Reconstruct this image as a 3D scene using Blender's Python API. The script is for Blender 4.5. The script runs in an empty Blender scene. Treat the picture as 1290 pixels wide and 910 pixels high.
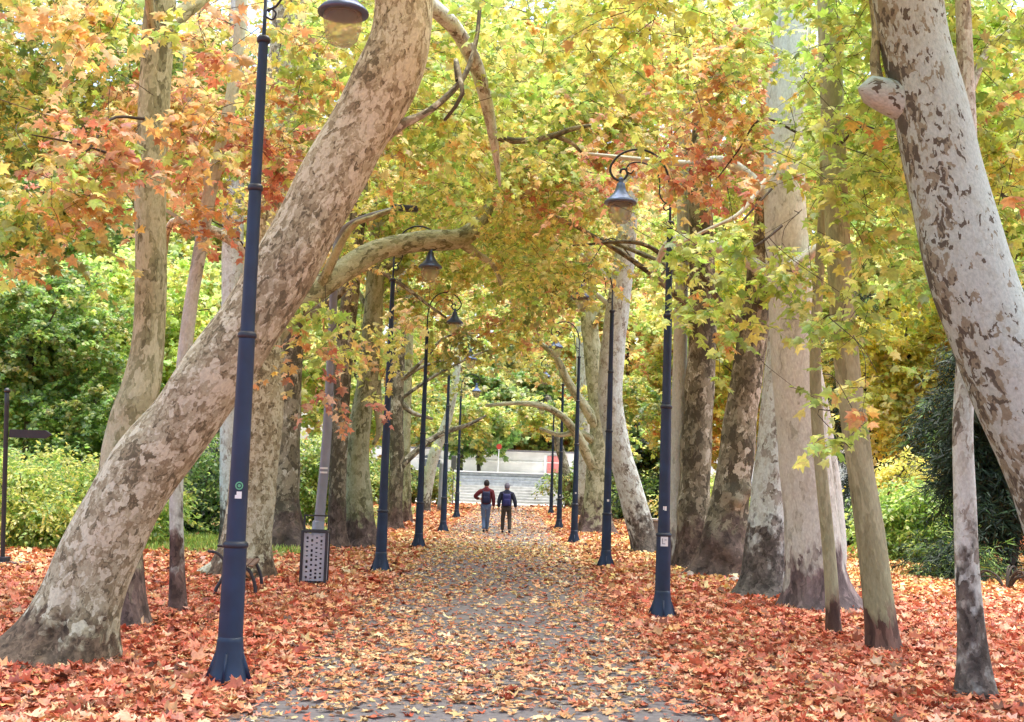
import bpy, bmesh, math, random
import numpy as np
from mathutils import Matrix, Vector

SC = bpy.context.scene
COL = SC.collection
RNG = np.random.default_rng(11)
random.seed(5)
R = math.radians

# ------------------------------------------------------------------ camera
F, CX, CY, CAMH = 1500.0, 645.0, 455.0, 1.85
PITCH, ROLL = R(5.71), R(1.9)
cam_d = bpy.data.cameras.new('camera')
cam = bpy.data.objects.new('camera', cam_d)
COL.objects.link(cam)
SC.camera = cam
cam_d.sensor_width = 36.0
cam_d.lens = F / 1290.0 * 36.0
cam_d.clip_end = 1000
CM = Matrix.Rotation(R(90) + PITCH, 3, 'X') @ Matrix.Rotation(ROLL, 3, 'Z')
M4 = CM.to_4x4(); M4.translation = (0, 0, CAMH)
cam.matrix_world = M4
CMN = np.array(CM)
CPOS = np.array([0, 0, CAMH])


def ray(px, py):
    d = np.array([(px - CX) / F, -(py - CY) / F, -1.0])
    return CMN @ d


def at(px, py, Y):
    d = ray(px, py)
    return CPOS + d * (Y / d[1])


def ground_at(px, py):
    d = ray(px, py)
    return CPOS + d * (-CAMH / d[2])


def proj(p):
    q = (np.atleast_2d(p) - CPOS) @ CMN
    z = np.maximum(-q[:, 2], 0.1)
    return np.stack([CX + F * q[:, 0] / z, CY - F * q[:, 1] / z], 1)


def ppm(p):                       # metres per photo pixel at a point
    q = (np.asarray(p) - CPOS) @ CMN
    return -q[2] / F


# ------------------------------------------------------------------ helpers
def lin(r, g, b):
    def f(c):
        c /= 255.0
        return c / 12.92 if c <= .04045 else ((c + .055) / 1.055) ** 2.4
    return (f(r), f(g), f(b))


def tag(o, label=None, cat=None, group=None, kind=None):
    if label: o['label'] = label
    if cat: o['category'] = cat
    if group: o['group'] = group
    if kind: o['kind'] = kind
    return o


def empty(name, loc, rz=0, **k):
    o = bpy.data.objects.new(name, None)
    COL.objects.link(o)
    o.location = tuple(float(v) for v in loc)
    o.rotation_euler = (0, 0, rz)
    o.empty_display_size = .2
    return tag(o, **k)


def mesh_np(name, verts, faces, mat=None, parent=None, col=None, vec=None, smooth=False,
            mats=None, matidx=None):
    """verts (N,3); faces list of arrays each (M,k)"""
    me = bpy.data.meshes.new(name)
    verts = np.asarray(verts, dtype=np.float32)
    faces = [np.asarray(f, dtype=np.int32) for f in faces if len(f)]
    me.vertices.add(len(verts))
    me.vertices.foreach_set('co', verts.ravel())
    nl = sum(f.size for f in faces); nf = sum(len(f) for f in faces)
    me.loops.add(nl); me.polygons.add(nf)
    me.loops.foreach_set('vertex_index', np.concatenate([f.ravel() for f in faces]))
    starts = []; s = 0
    for f in faces:
        starts.append(s + np.arange(len(f)) * f.shape[1]); s += f.size
    me.polygons.foreach_set('loop_start', np.concatenate(starts).astype(np.int32))
    me.polygons.foreach_set('use_smooth', np.full(nf, smooth))
    if mats:
        for m in mats: me.materials.append(m)
        me.polygons.foreach_set('material_index', np.asarray(matidx, dtype=np.int32))
    elif mat: me.materials.append(mat)
    me.update(calc_edges=True)
    if col is not None:
        a = me.attributes.new('leafcol', 'FLOAT_COLOR', 'POINT')
        c4 = np.ones((len(verts), 4), np.float32); c4[:, :3] = col
        a.data.foreach_set('color', c4.ravel())
    if vec is not None:
        a = me.attributes.new('barkco', 'FLOAT_VECTOR', 'POINT')
        a.data.foreach_set('vector', np.asarray(vec, np.float32).ravel())
    o = bpy.data.objects.new(name, me)
    COL.objects.link(o)
    if parent is not None: o.parent = parent
    return o


def bm_obj(name, bm, mat, parent=None, smooth=False, loc=None):
    me = bpy.data.meshes.new(name)
    bmesh.ops.recalc_face_normals(bm, faces=bm.faces[:])
    bm.to_mesh(me); bm.free()
    if smooth:
        for p in me.polygons: p.use_smooth = True
    me.materials.append(mat)
    o = bpy.data.objects.new(name, me)
    COL.objects.link(o)
    if parent is not None: o.parent = parent
    if loc is not None: o.location = tuple(float(v) for v in loc)
    return o


def box(bm, c, s, rz=0, bevel=0):
    m = Matrix.Translation(Vector([float(v) for v in c])) @ Matrix.Rotation(rz, 4, 'Z') @ Matrix.Diagonal((s[0], s[1], s[2], 1))
    r = bmesh.ops.create_cube(bm, size=1, matrix=m)
    if bevel:
        es = list({e for v in r['verts'] for e in v.link_edges})
        bmesh.ops.bevel(bm, geom=es, offset=bevel, segments=2, affect='EDGES', profile=.6)


def lathe(bm, prof, n=24, x=0, y=0):
    rings = []
    for r_, z in prof:
        rings.append([bm.verts.new((x + r_ * math.cos(2 * math.pi * i / n), y + r_ * math.sin(2 * math.pi * i / n), z)) for i in range(n)])
    for a, b in zip(rings, rings[1:]):
        for i in range(n):
            bm.faces.new((a[i], a[(i + 1) % n], b[(i + 1) % n], b[i]))
    bm.faces.new(rings[0][::-1]); bm.faces.new(rings[-1])


def catmull(P, n):
    P = np.asarray(P, float)
    Q = np.vstack([2 * P[0] - P[1], P, 2 * P[-1] - P[-2]])
    # parametrise by segment length
    L = np.linalg.norm(np.diff(P[:, :3], axis=0), axis=1); cum = np.concatenate([[0], np.cumsum(L)])
    out = []
    for s in np.linspace(0, cum[-1], n):
        i = min(np.searchsorted(cum, s, side='right') - 1, len(L) - 1)
        t = (s - cum[i]) / max(L[i], 1e-9)
        p0, p1, p2, p3 = Q[i], Q[i + 1], Q[i + 2], Q[i + 3]
        out.append(.5 * ((2 * p1) + (-p0 + p2) * t + (2 * p0 - 5 * p1 + 4 * p2 - p3) * t * t + (-p0 + 3 * p1 - 3 * p2 + p3) * t ** 3))
    return np.array(out)


def tube_np(path, rad, sides=24, rough=.0, flare=0, bumps=(), seed=0, s0=0.0, cap=True, flare_h=.22):
    """swept tube -> verts, quads, barkco"""
    rg = np.random.default_rng(seed)
    path = np.asarray(path, float); rad = np.asarray(rad, float)
    n = len(path)
    T = np.gradient(path, axis=0); T /= np.linalg.norm(T, axis=1)[:, None]
    N = np.zeros_like(T)
    x = np.array([1., 0, 0])
    if abs(T[0] @ x) > .9: x = np.array([0, 1., 0])
    x = x - T[0] * (x @ T[0]); N[0] = x / np.linalg.norm(x)
    for i in range(1, n):
        v = N[i - 1] - T[i] * (N[i - 1] @ T[i]); N[i] = v / np.linalg.norm(v)
    B = np.cross(T, N)
    s = np.concatenate([[0], np.cumsum(np.linalg.norm(np.diff(path, axis=0), axis=1))]) + s0
    th = np.linspace(0, 2 * np.pi, sides, endpoint=False)
    S, TH = np.meshgrid(s, th, indexing='ij')
    rr = np.repeat(rad[:, None], sides, 1)
    if rough:
        m = np.zeros_like(rr)
        for k in (2, 3, 4, 5, 7, 9):
            m += np.sin(k * TH + rg.uniform(0, 6.28) + S * rg.uniform(-1.5, 1.5)) * rg.uniform(.4, 1) / k
            m += np.sin(S * rg.uniform(1.5, 6) + rg.uniform(0, 6.28) + np.cos(TH + rg.uniform(0, 6.28))) * .25
        rr = rr * (1 + rough * m)
    if flare:
        nl = rg.integers(4, 7); ph = rg.uniform(0, 6.28)
        lob = 1 + .38 * np.cos(nl * TH + ph) + .25 * np.cos((nl - 2) * TH + ph * 2)
        rr = rr * (1 + flare * np.exp(-np.maximum(S, -.3) / flare_h) * lob)
    for (bt, bs, wt, ws, a) in bumps:
        dt = (TH - bt + np.pi) % (2 * np.pi) - np.pi
        rr = rr + a * np.exp(-(dt / wt) ** 2 - ((S - bs) / ws) ** 2)
    V = path[:, None, :] + rr[..., None] * (np.cos(TH)[..., None] * N[:, None, :] + np.sin(TH)[..., None] * B[:, None, :])
    V = V.reshape(-1, 3)
    rm = float(np.mean(rad))
    bc = np.stack([rm * np.cos(TH), rm * np.sin(TH), S], -1).reshape(-1, 3)
    i = np.arange(n - 1)[:, None] * sides; j = np.arange(sides)[None, :]; j2 = (j + 1) % sides
    q = np.stack([i + j, i + j2, i + sides + j2, i + sides + j], -1).reshape(-1, 4)
    faces = [q]
    if cap:
        c = len(V)
        V = np.vstack([V, path[-1] + T[-1] * rad[-1] * .5]); bc = np.vstack([bc, [0, 0, s[-1]]])
        e = (n - 1) * sides
        faces.append(np.array([[e + k, e + (k + 1) % sides, c] for k in range(sides)]))
    return V, faces, bc


# ------------------------------------------------------------------ materials
def newmat(name):
    m = bpy.data.materials.new(name); m.use_nodes = True
    nt = m.node_tree; nt.nodes.clear()
    out = nt.nodes.new('ShaderNodeOutputMaterial')
    return m, nt, nt.nodes, nt.links, out


def simple(name, rgb, rough=.6, metal=0, var=.15, vscale=6, bump=0, spec=.5):
    m, nt, N, L, out = newmat(name)
    b = N.new('ShaderNodeBsdfPrincipled')
    b.inputs['Roughness'].default_value = rough; b.inputs['Metallic'].default_value = metal
    b.inputs['Specular IOR Level'].default_value = spec
    tc = N.new('ShaderNodeTexCoord'); nz = N.new('ShaderNodeTexNoise')
    nz.inputs['Scale'].default_value = vscale; nz.inputs['Detail'].default_value = 6
    L.new(tc.outputs['Object'], nz.inputs['Vector'])
    mr = N.new('ShaderNodeMapRange'); mr.inputs['From Min'].default_value = .3; mr.inputs['From Max'].default_value = .7
    mr.inputs['To Min'].default_value = 1 - var; mr.inputs['To Max'].default_value = 1 + var
    L.new(nz.outputs['Fac'], mr.inputs['Value'])
    mx = N.new('ShaderNodeVectorMath'); mx.operation = 'SCALE'; mx.inputs[0].default_value = rgb
    L.new(mr.outputs[0], mx.inputs['Scale'])
    L.new(mx.outputs[0], b.inputs['Base Color'])
    if bump:
        bp = N.new('ShaderNodeBump'); bp.inputs['Strength'].default_value = bump; bp.inputs['Distance'].default_value = .02
        L.new(nz.outputs['Fac'], bp.inputs['Height']); L.new(bp.outputs[0], b.inputs['Normal'])
    L.new(b.outputs[0], out.inputs[0])
    return m


def leafmat(name, trans=.45, gloss=.06, tboost=1.25):
    m, nt, N, L, out = newmat(name)
    at_ = N.new('ShaderNodeAttribute'); at_.attribute_name = 'leafcol'
    d = N.new('ShaderNodeBsdfDiffuse'); t = N.new('ShaderNodeBsdfTranslucent'); g = N.new('ShaderNodeBsdfGlossy')
    g.inputs['Roughness'].default_value = .45
    tc = N.new('ShaderNodeTexCoord'); nz = N.new('ShaderNodeTexNoise'); nz.inputs['Scale'].default_value = 28; nz.inputs['Detail'].default_value = 3
    L.new(tc.outputs['Object'], nz.inputs['Vector'])
    mr = N.new('ShaderNodeMapRange'); mr.inputs['From Min'].default_value = .3; mr.inputs['From Max'].default_value = .7
    mr.inputs['To Min'].default_value = .78; mr.inputs['To Max'].default_value = 1.18
    L.new(nz.outputs['Fac'], mr.inputs['Value'])
    sc = N.new('ShaderNodeVectorMath'); sc.operation = 'SCALE'
    L.new(at_.outputs['Color'], sc.inputs[0]); L.new(mr.outputs[0], sc.inputs['Scale'])
    L.new(sc.outputs[0], d.inputs['Color'])
    s2 = N.new('ShaderNodeVectorMath'); s2.operation = 'SCALE'; s2.inputs['Scale'].default_value = tboost
    L.new(sc.outputs[0], s2.inputs[0]); L.new(s2.outputs[0], t.inputs['Color'])
    m1 = N.new('ShaderNodeMixShader'); m1.inputs[0].default_value = trans
    L.new(d.outputs[0], m1.inputs[1]); L.new(t.outputs[0], m1.inputs[2])
    m2 = N.new('ShaderNodeMixShader'); m2.inputs[0].default_value = gloss
    L.new(m1.outputs[0], m2.inputs[1]); L.new(g.outputs[0], m2.inputs[2])
    L.new(m2.outputs[0], out.inputs[0])
    return m


def barkmat(name, cols, bias=0.0, scale=9.0, zs=.5, side=0.0, base_col=(.07, .055, .045), base_h=.5, soft=.02,
            fleck=0.0, lowamp=.5, bump=.5):
    """cols = [dark, mid, light, pale]; bias > 0 = paler"""
    m, nt, N, L, out = newmat(name)
    b = N.new('ShaderNodeBsdfPrincipled'); b.inputs['Roughness'].default_value = .85
    b.inputs['Specular IOR Level'].default_value = .25
    at_ = N.new('ShaderNodeAttribute'); at_.attribute_name = 'barkco'
    oi = N.new('ShaderNodeObjectInfo')
    off = N.new('ShaderNodeMath'); off.operation = 'MULTIPLY'; off.inputs[1].default_value = 37.0
    L.new(oi.outputs['Random'], off.inputs[0])
    mp = N.new('ShaderNodeMapping'); mp.inputs['Scale'].default_value = (1, 1, zs)
    add = N.new('ShaderNodeVectorMath'); add.operation = 'ADD'
    L.new(at_.outputs['Vector'], add.inputs[0]); L.new(off.outputs[0], add.inputs[1])
    L.new(add.outputs[0], mp.inputs['Vector'])
    # distortion
    nz = N.new('ShaderNodeTexNoise'); nz.inputs['Scale'].default_value = scale * .9; nz.inputs['Detail'].default_value = 6
    L.new(mp.outputs[0], nz.inputs['Vector'])
    dv = N.new('ShaderNodeVectorMath'); dv.operation = 'MULTIPLY_ADD'
    k = 2.6 / scale
    dv.inputs[1].default_value = (k, k, k)
    L.new(nz.outputs['Color'], dv.inputs[0]); L.new(mp.outputs[0], dv.inputs[2])
    vo = N.new('ShaderNodeTexVoronoi'); vo.inputs['Scale'].default_value = scale
    L.new(dv.outputs[0], vo.inputs['Vector'])
    sep = N.new('ShaderNodeSeparateColor'); L.new(vo.outputs['Color'], sep.inputs[0])
    vo2 = N.new('ShaderNodeTexVoronoi'); vo2.inputs['Scale'].default_value = scale * 2.3
    L.new(dv.outputs[0], vo2.inputs['Vector'])
    sep2 = N.new('ShaderNodeSeparateColor'); L.new(vo2.outputs['Color'], sep2.inputs[0])
    low = N.new('ShaderNodeTexNoise'); low.inputs['Scale'].default_value = 1.3; low.inputs['Detail'].default_value = 3
    L.new(mp.outputs[0], low.inputs['Vector'])

    def math_(op, a, b_, c=None):
        n = N.new('ShaderNodeMath'); n.operation = op
        for i, v in enumerate((a, b_, c)):
            if v is None: continue
            if isinstance(v, (int, float)): n.inputs[i].default_value = v
            else: L.new(v, n.inputs[i])
        return n.outputs[0]
    v = math_('MULTIPLY', sep.outputs[0], .62)
    v = math_('MULTIPLY_ADD', sep2.outputs[0], .3, v)
    lo = math_('SUBTRACT', low.outputs['Fac'], .5)
    v = math_('MULTIPLY_ADD', lo, lowamp * 2, v)
    v = math_('ADD', v, bias)
    if fleck:
        fl = math_('LESS_THAN', sep2.outputs[1], .1)
        v = math_('MULTIPLY_ADD', fl, -fleck, v)
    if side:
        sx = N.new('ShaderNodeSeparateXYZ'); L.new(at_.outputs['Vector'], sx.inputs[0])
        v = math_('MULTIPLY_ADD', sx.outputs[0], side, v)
    cr = N.new('ShaderNodeValToRGB'); e = cr.color_ramp.elements
    pos = [.0, .22, .24, .42, .44, .66, .68, 1.0]
    cc = [cols[0], cols[0], cols[1], cols[1], cols[2], cols[2], cols[3], cols[3]]
    e[0].position = 0; e[0].color = (*cols[0], 1); e[1].position = 1; e[1].color = (*cols[3], 1)
    for p, c in list(zip(pos, cc))[1:-1]:
        el = e.new(p); el.color = (*c, 1)
    L.new(v, cr.inputs[0])
    # fine grain
    fn = N.new('ShaderNodeTexNoise'); fn.inputs['Scale'].default_value = 45; fn.inputs['Detail'].default_value = 6
    fn.inputs['Roughness'].default_value = .65
    L.new(mp.outputs[0], fn.inputs['Vector'])
    mr = N.new('ShaderNodeMapRange'); mr.inputs['From Min'].default_value = .25; mr.inputs['From Max'].default_value = .75
    mr.inputs['To Min'].default_value = .72; mr.inputs['To Max'].default_value = 1.22
    L.new(fn.outputs['Fac'], mr.inputs['Value'])
    sc = N.new('ShaderNodeVectorMath'); sc.operation = 'SCALE'
    L.new(cr.outputs[0], sc.inputs[0]); L.new(mr.outputs[0], sc.inputs['Scale'])
    # rough old bark at the foot, with a ragged upper edge
    sz = N.new('ShaderNodeSeparateXYZ'); L.new(at_.outputs['Vector'], sz.inputs[0])
    h = math_('DIVIDE', sz.outputs[2], base_h)
    h = math_('MULTIPLY_ADD', math_('SUBTRACT', nz.outputs['Fac'], .5), 2.2, h)
    h = math_('MULTIPLY_ADD', math_('SUBTRACT', sep.outputs[1], .5), .55, h)
    h = math_('MULTIPLY_ADD', lo, 1.6, h)
    mr2 = N.new('ShaderNodeMapRange'); mr2.inputs['From Min'].default_value = .7; mr2.inputs['From Max'].default_value = 1.22
    L.new(h, mr2.inputs['Value'])
    bc = N.new('ShaderNodeVectorMath'); bc.operation = 'SCALE'; bc.inputs[0].default_value = base_col
    mr3 = N.new('ShaderNodeMapRange'); mr3.inputs['From Min'].default_value = .3; mr3.inputs['From Max'].default_value = .7
    mr3.inputs['To Min'].default_value = .5; mr3.inputs['To Max'].default_value = 1.7
    L.new(nz.outputs['Fac'], mr3.inputs['Value']); L.new(mr3.outputs[0], bc.inputs['Scale'])
    cell = N.new('ShaderNodeMapRange'); cell.inputs['To Min'].default_value = .6; cell.inputs['To Max'].default_value = 1.5
    L.new(sep2.outputs[2], cell.inputs['Value'])
    bc2 = N.new('ShaderNodeVectorMath'); bc2.operation = 'SCALE'; L.new(bc.outputs[0], bc2.inputs[0]); L.new(cell.outputs[0], bc2.inputs['Scale'])
    bc3 = N.new('ShaderNodeVectorMath'); bc3.operation = 'SCALE'; L.new(bc2.outputs[0], bc3.inputs[0]); L.new(mr.outputs[0], bc3.inputs['Scale'])
    bc = bc3
    mx = N.new('ShaderNodeMix'); mx.data_type = 'RGBA'
    L.new(mr2.outputs[0], mx.inputs['Factor']); L.new(bc.outputs[0], mx.inputs['A']); L.new(sc.outputs[0], mx.inputs['B'])
    L.new(mx.outputs['Result'], b.inputs['Base Color'])
    hh = math_('MULTIPLY_ADD', v, -.8, math_('MULTIPLY', fn.outputs['Fac'], .8))
    hh = math_('MULTIPLY_ADD', nz.outputs['Fac'], .6, hh)
    bp = N.new('ShaderNodeBump'); bp.inputs['Strength'].default_value = bump; bp.inputs['Distance'].default_value = .018
    L.new(hh, bp.inputs['Height']); L.new(bp.outputs[0], b.inputs['Normal'])
    L.new(b.outputs[0], out.inputs[0])
    return m


M = {}
M['leaf'] = leafmat('plane_leaf', trans=.5, tboost=1.28)
M['litter'] = leafmat('fallen_leaf', trans=.12, gloss=.04, tboost=1.0)
M['needle'] = leafmat('needle', trans=.15, gloss=.03, tboost=1.0)
M['twig'] = simple('twig_bark', (.055, .042, .032), .9, bump=.2)
M['bgtrunk'] = simple('old_bark', (.085, .07, .052), .9, var=.5, vscale=5, bump=.5)
# plane bark kinds
M['bark_tan'] = barkmat('bark_tan', [lin(106, 100, 80), lin(142, 134, 108), lin(170, 166, 140), lin(198, 197, 174)], bias=.09, scale=16, zs=.62, fleck=.25,
                        base_col=lin(98, 84, 68), base_h=.42)
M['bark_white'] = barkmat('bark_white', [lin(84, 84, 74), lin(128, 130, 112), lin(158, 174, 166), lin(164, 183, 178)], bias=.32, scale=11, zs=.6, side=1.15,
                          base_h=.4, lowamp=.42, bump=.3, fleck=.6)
M['bark_olive'] = barkmat('bark_olive', [lin(104, 104, 78), lin(136, 138, 106), lin(164, 166, 134), lin(182, 184, 154)], bias=.05, scale=11, zs=.45,
                          base_col=lin(98, 84, 78), base_h=.8)
M['bark_smooth'] = barkmat('bark_smooth', [lin(110, 108, 82), lin(138, 137, 106), lin(150, 150, 118), lin(164, 164, 132)], bias=.16, scale=5, zs=.25,
                           base_col=lin(96, 74, 64), base_h=.55, lowamp=.35)
M['bark_cream'] = barkmat('bark_cream', [lin(118, 118, 106), lin(164, 166, 154), lin(188, 190, 178), lin(198, 202, 192)], bias=.3, scale=8, zs=.4,
                          base_col=lin(104, 92, 90), base_h=.75, lowamp=.25, bump=.3)
M['bark_mottle'] = barkmat('bark_mottle', [lin(104, 100, 90), lin(152, 150, 140), lin(184, 191, 183), lin(200, 210, 205)], bias=.18, scale=12, zs=.55,
                           base_col=lin(92, 88, 82), base_h=1.1)
M['bark_dark'] = barkmat('bark_dark', [lin(82, 78, 64), lin(112, 107, 88), lin(144, 139, 118), lin(186, 184, 166)], bias=-.1, scale=8, zs=.55,
                         base_col=lin(92, 80, 72), base_h=.9)
M['bark_birch'] = barkmat('bark_birch', [lin(112, 112, 102), lin(158, 162, 150), lin(190, 196, 186), lin(200, 207, 200)], bias=.26, scale=8, zs=.5,
                          base_col=lin(92, 76, 70), base_h=1.0, lowamp=.5)

# ------------------------------------------------------------------ leaf factory
half = [(0.20, -0.05), (0.50, 0.08), (0.30, 0.27), (0.56, 0.55), (0.22, 0.56)]
OUT_NEAR = [(0, .02)] + half + [(0, 1.0)] + [(-x, y) for x, y in half[::-1]]
half2 = [(0.46, 0.06), (0.54, 0.54), (0.21, 0.56)]
OUT_MID = [(0, .0)] + half2 + [(0, 1.0)] + [(-x, y) for x, y in half2[::-1]]


def template(outline, fold=.14, droop=.18):
    v = [(0, .34, fold)]
    for x, y in outline:
        v.append((x, y, fold * (1 - abs(x) * 2.0) * .6 - droop * (x * x * 2 + max(y - .4, 0) ** 2)))
    n = len(outline)
    f = [(0, 1 + i, 1 + (i + 1) % n) for i in range(n)]
    return np.array(v), np.array(f)


T_NEAR = template(OUT_NEAR)
T_MID = template(OUT_MID)
T_OVAL = (np.array([(0, 0, 0), (.26, .42, .05), (0, 1, -.08), (-.26, .42, .05), (0, .45, -.03)]),
          np.array([(4, 0, 1), (4, 1, 2), (4, 2, 3), (4, 3, 0)]))
T_NEEDLE = (np.array([(-.06, 0, 0), (.06, 0, 0), (.045, .6, .03), (0, 1, -.08), (-.045, .6, .03)]),
            np.array([(0, 1, 2), (0, 2, 4), (4, 2, 3)]))


def curled(outline, a, b_, tw, stalk):
    v = [(0, .34, 0)] + [(x, y, 0) for x, y in outline]
    n = len(outline); f = [(0, 1 + i, 1 + (i + 1) % n) for i in range(n)]
    if stalk:
        k = len(v); v += [(-.018, .03, 0), (.018, .03, 0), (.06, -.42, 0)]; f.append((k, k + 1, k + 2))
    v = np.array(v, float)
    x, y = v[:, 0], v[:, 1] - .35
    v[:, 2] = a * x * x + b_ * y * y + tw * x * y + .05 * np.sin(9 * x + 5 * y)
    v[:, 0] *= 1 - .25 * abs(a)                      # a curled leaf covers less ground
    return v, np.array(f)


CURLS = [(.7, .2, .2), (-.6, -.25, .3), (.3, .55, -.4), (-.25, -.5, -.25), (1.1, -.2, .15), (.1, .2, .5)]
T_CURL = [curled(OUT_NEAR, *c, True) for c in CURLS]
T_CURL_FAR = [curled(OUT_MID, *c, False) for c in CURLS]


def unit(a):
    return a / np.maximum(np.linalg.norm(a, axis=-1, keepdims=True), 1e-9)


def leaf_verts(pos, axis, nrm, size, tpl):
    axis = unit(axis); nrm = unit(nrm - axis * np.sum(nrm * axis, -1, keepdims=True))
    sd = np.cross(axis, nrm)
    tv, tf = tpl
    w = size[:, None, None]
    V = pos[:, None, :] + w * (tv[None, :, 0:1] * sd[:, None, :] + tv[None, :, 1:2] * axis[:, None, :] + tv[None, :, 2:3] * nrm[:, None, :])
    n = len(pos)
    Fc = tf[None] + (np.arange(n) * len(tv))[:, None, None]
    return V.reshape(-1, 3), Fc.reshape(-1, tf.shape[1])


# palettes: (sRGB-ish leaf colour, weight)
P_ = {
    'lime': [((170, 198, 76), 4), ((190, 212, 94), 3.4), ((204, 214, 104), 2), ((144, 178, 66), 2), ((212, 204, 98), .6)],
    'green': [((112, 152, 62), 4), ((136, 170, 74), 3), ((92, 130, 52), 2), ((166, 182, 78), 2)],
    'dark': [((40, 62, 42), 4), ((52, 76, 48), 3), ((34, 50, 38), 3)],
    'yellow': [((212, 204, 92), 4), ((226, 216, 116), 3), ((194, 198, 82), 3.6), ((220, 184, 92), 1.0), ((174, 190, 76), 2.8)],
    'pale': [((238, 222, 156), 4), ((230, 204, 130), 3), ((222, 178, 116), 2), ((206, 202, 108), 1.5)],
    'gold': [((218, 174, 72), 4), ((210, 150, 68), 3), ((222, 196, 90), 3), ((190, 128, 62), 1.6)],
    'orange': [((214, 144, 84), 4), ((220, 166, 98), 3.4), ((200, 116, 70), 1.8), ((232, 198, 134), 2.4), ((186, 172, 80), 1.2)],
    'red': [((208, 120, 80), 4), ((218, 146, 102), 3.6), ((180, 88, 62), 1.5), ((232, 190, 142), 3), ((170, 156, 76), 1)],
    'olive': [((146, 156, 66), 4), ((170, 170, 76), 3), ((120, 138, 58), 3), ((196, 182, 84), 2)],
    'bright': [((232, 218, 62), 4), ((220, 214, 74), 3), ((242, 228, 98), 2), ((200, 198, 64), 2)],
    'shrub': [((148, 186, 66), 4), ((172, 202, 80), 3), ((118, 158, 58), 3)],
    'yshrub': [((206, 206, 78), 4), ((222, 218, 92), 3), ((168, 186, 70), 3), ((134, 162, 62), 2)],
}
DESAT = {'red': .24, 'orange': .22, 'gold': .18}


def pale_mix(c, a):
    c = np.array(c); l = float(c @ np.array([.3, .55, .15]))
    return c * (1 - a) + l * a


PAL = {k: (np.array([pale_mix(lin(*c), DESAT.get(k, .12)) for c, _ in v]), np.array([w for _, w in v], float) / sum(w for _, w in v)) for k, v in P_.items()}


def pick(palnames, n, rg, jit=.22):
    """palnames: list of palette names, one per item"""
    out = np.zeros((n, 3))
    palnames = np.asarray(palnames)
    for nm in np.unique(palnames):
        idx = np.where(palnames == nm)[0]
        c, w = PAL[nm]
        out[idx] = c[rg.choice(len(c), len(idx), p=w)]
    out *= np.exp(rg.normal(0, jit, (n, 1)))
    out *= 1 + rg.normal(0, .06, (n, 3))
    return np.clip(out, .01, .9)


# where in the wood which autumn colour grows (photo coordinates of the middle of each patch)
ZONES = [
    (60, 20, 140, 40, 'pale', 1.8), (120, 60, 140, 60, 'lime', 1.2), (150, 130, 160, 60, 'yellow', 1.2), (240, 40, 90, 60, 'pale', 1.6), (90, 100, 110, 50, 'green', 1.8), (60, 225, 120, 26, 'red', 1.6), (150, 175, 100, 36, 'orange', 1.5), (60, 150, 160, 80, 'olive', 1.2), (150, 240, 140, 50, 'yellow', 1),
    (240, 215, 90, 40, 'orange', 1.4), (330, 210, 50, 50, 'red', 1.2), (330, 110, 60, 70, 'pale', 1.6), (110, 290, 160, 35, 'olive', 2), (60, 330, 80, 40, 'gold', 1.2), (150, 380, 120, 70, 'yellow', 1.6), (150, 380, 140, 70, 'lime', 1.6),
    (50, 450, 90, 90, 'green', 3), (230, 330, 80, 60, 'yellow', 2),
    (600, 70, 150, 90, 'lime', 2), (560, 260, 140, 70, 'lime', .8), (620, 60, 180, 120, 'yellow', 2.4), (700, 100, 100, 80, 'lime', 1.2), (560, 250, 120, 50, 'yellow', 2.6), (560, 250, 130, 70, 'pale', 2.2), (640, 120, 200, 90, 'gold', .8), (560, 300, 120, 60, 'lime', 1.4),
    (805, 200, 62, 22, 'red', 2.4), (755, 225, 50, 22, 'orange', 1.6), (860, 170, 55, 45, 'orange', 1.8),
    (680, 300, 150, 60, 'yellow', 2.4), (680, 320, 150, 60, 'lime', 2), (600, 365, 45, 25, 'orange', 1.2), (520, 400, 90, 60, 'pale', 1.4), (540, 420, 110, 80, 'yellow', 2), (440, 410, 60, 40, 'lime', 1.6),
    (430, 490, 60, 20, 'red', 2.4), (650, 470, 90, 50, 'yellow', 1.6), (650, 500, 100, 50, 'olive', 2.4), (640, 550, 80, 25, 'green', 2.6), (740, 400, 50, 30, 'orange', .8),
    (850, 450, 60, 60, 'gold', 1.8), (850, 470, 80, 80, 'yellow', 1.6), (900, 500, 60, 60, 'orange', .8), (920, 60, 80, 70, 'yellow', 1.6), (920, 150, 60, 50, 'orange', 2.2), (890, 110, 60, 60, 'gold', 1.6),
    (930, 330, 90, 90, 'lime', 4.5), (1070, 250, 90, 200, 'lime', 5), (1080, 500, 50, 60, 'lime', 3), (1050, 60, 60, 80, 'lime', 2), (950, 240, 50, 30, 'orange', 1.2), (1090, 320, 60, 60, 'orange', .5),
    (1250, 150, 70, 140, 'lime', 3.6), (1250, 60, 60, 60, 'yellow', 1.4), (1240, 280, 60, 60, 'yellow', 1.6), (1210, 230, 40, 50, 'gold', .8),
]


def zone_pal(p, rg, own=None, ownw=0):
    q = proj(p)
    W = np.zeros((len(q), len(ZONES) + 1))
    for i, (cx, cy, sx, sy, nm, w) in enumerate(ZONES):
        W[:, i] = w * np.exp(-.5 * ((q[:, 0] - cx) / sx) ** 2 - .5 * ((q[:, 1] - cy) / sy) ** 2)
    W[:, -1] = .12 + ownw
    W /= W.sum(1, keepdims=True)
    c = (W.cumsum(1) > rg.random((len(q), 1))).argmax(1)
    names = [z[4] for z in ZONES] + [own or 'yellow']
    return np.array([names[i] for i in c])


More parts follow.
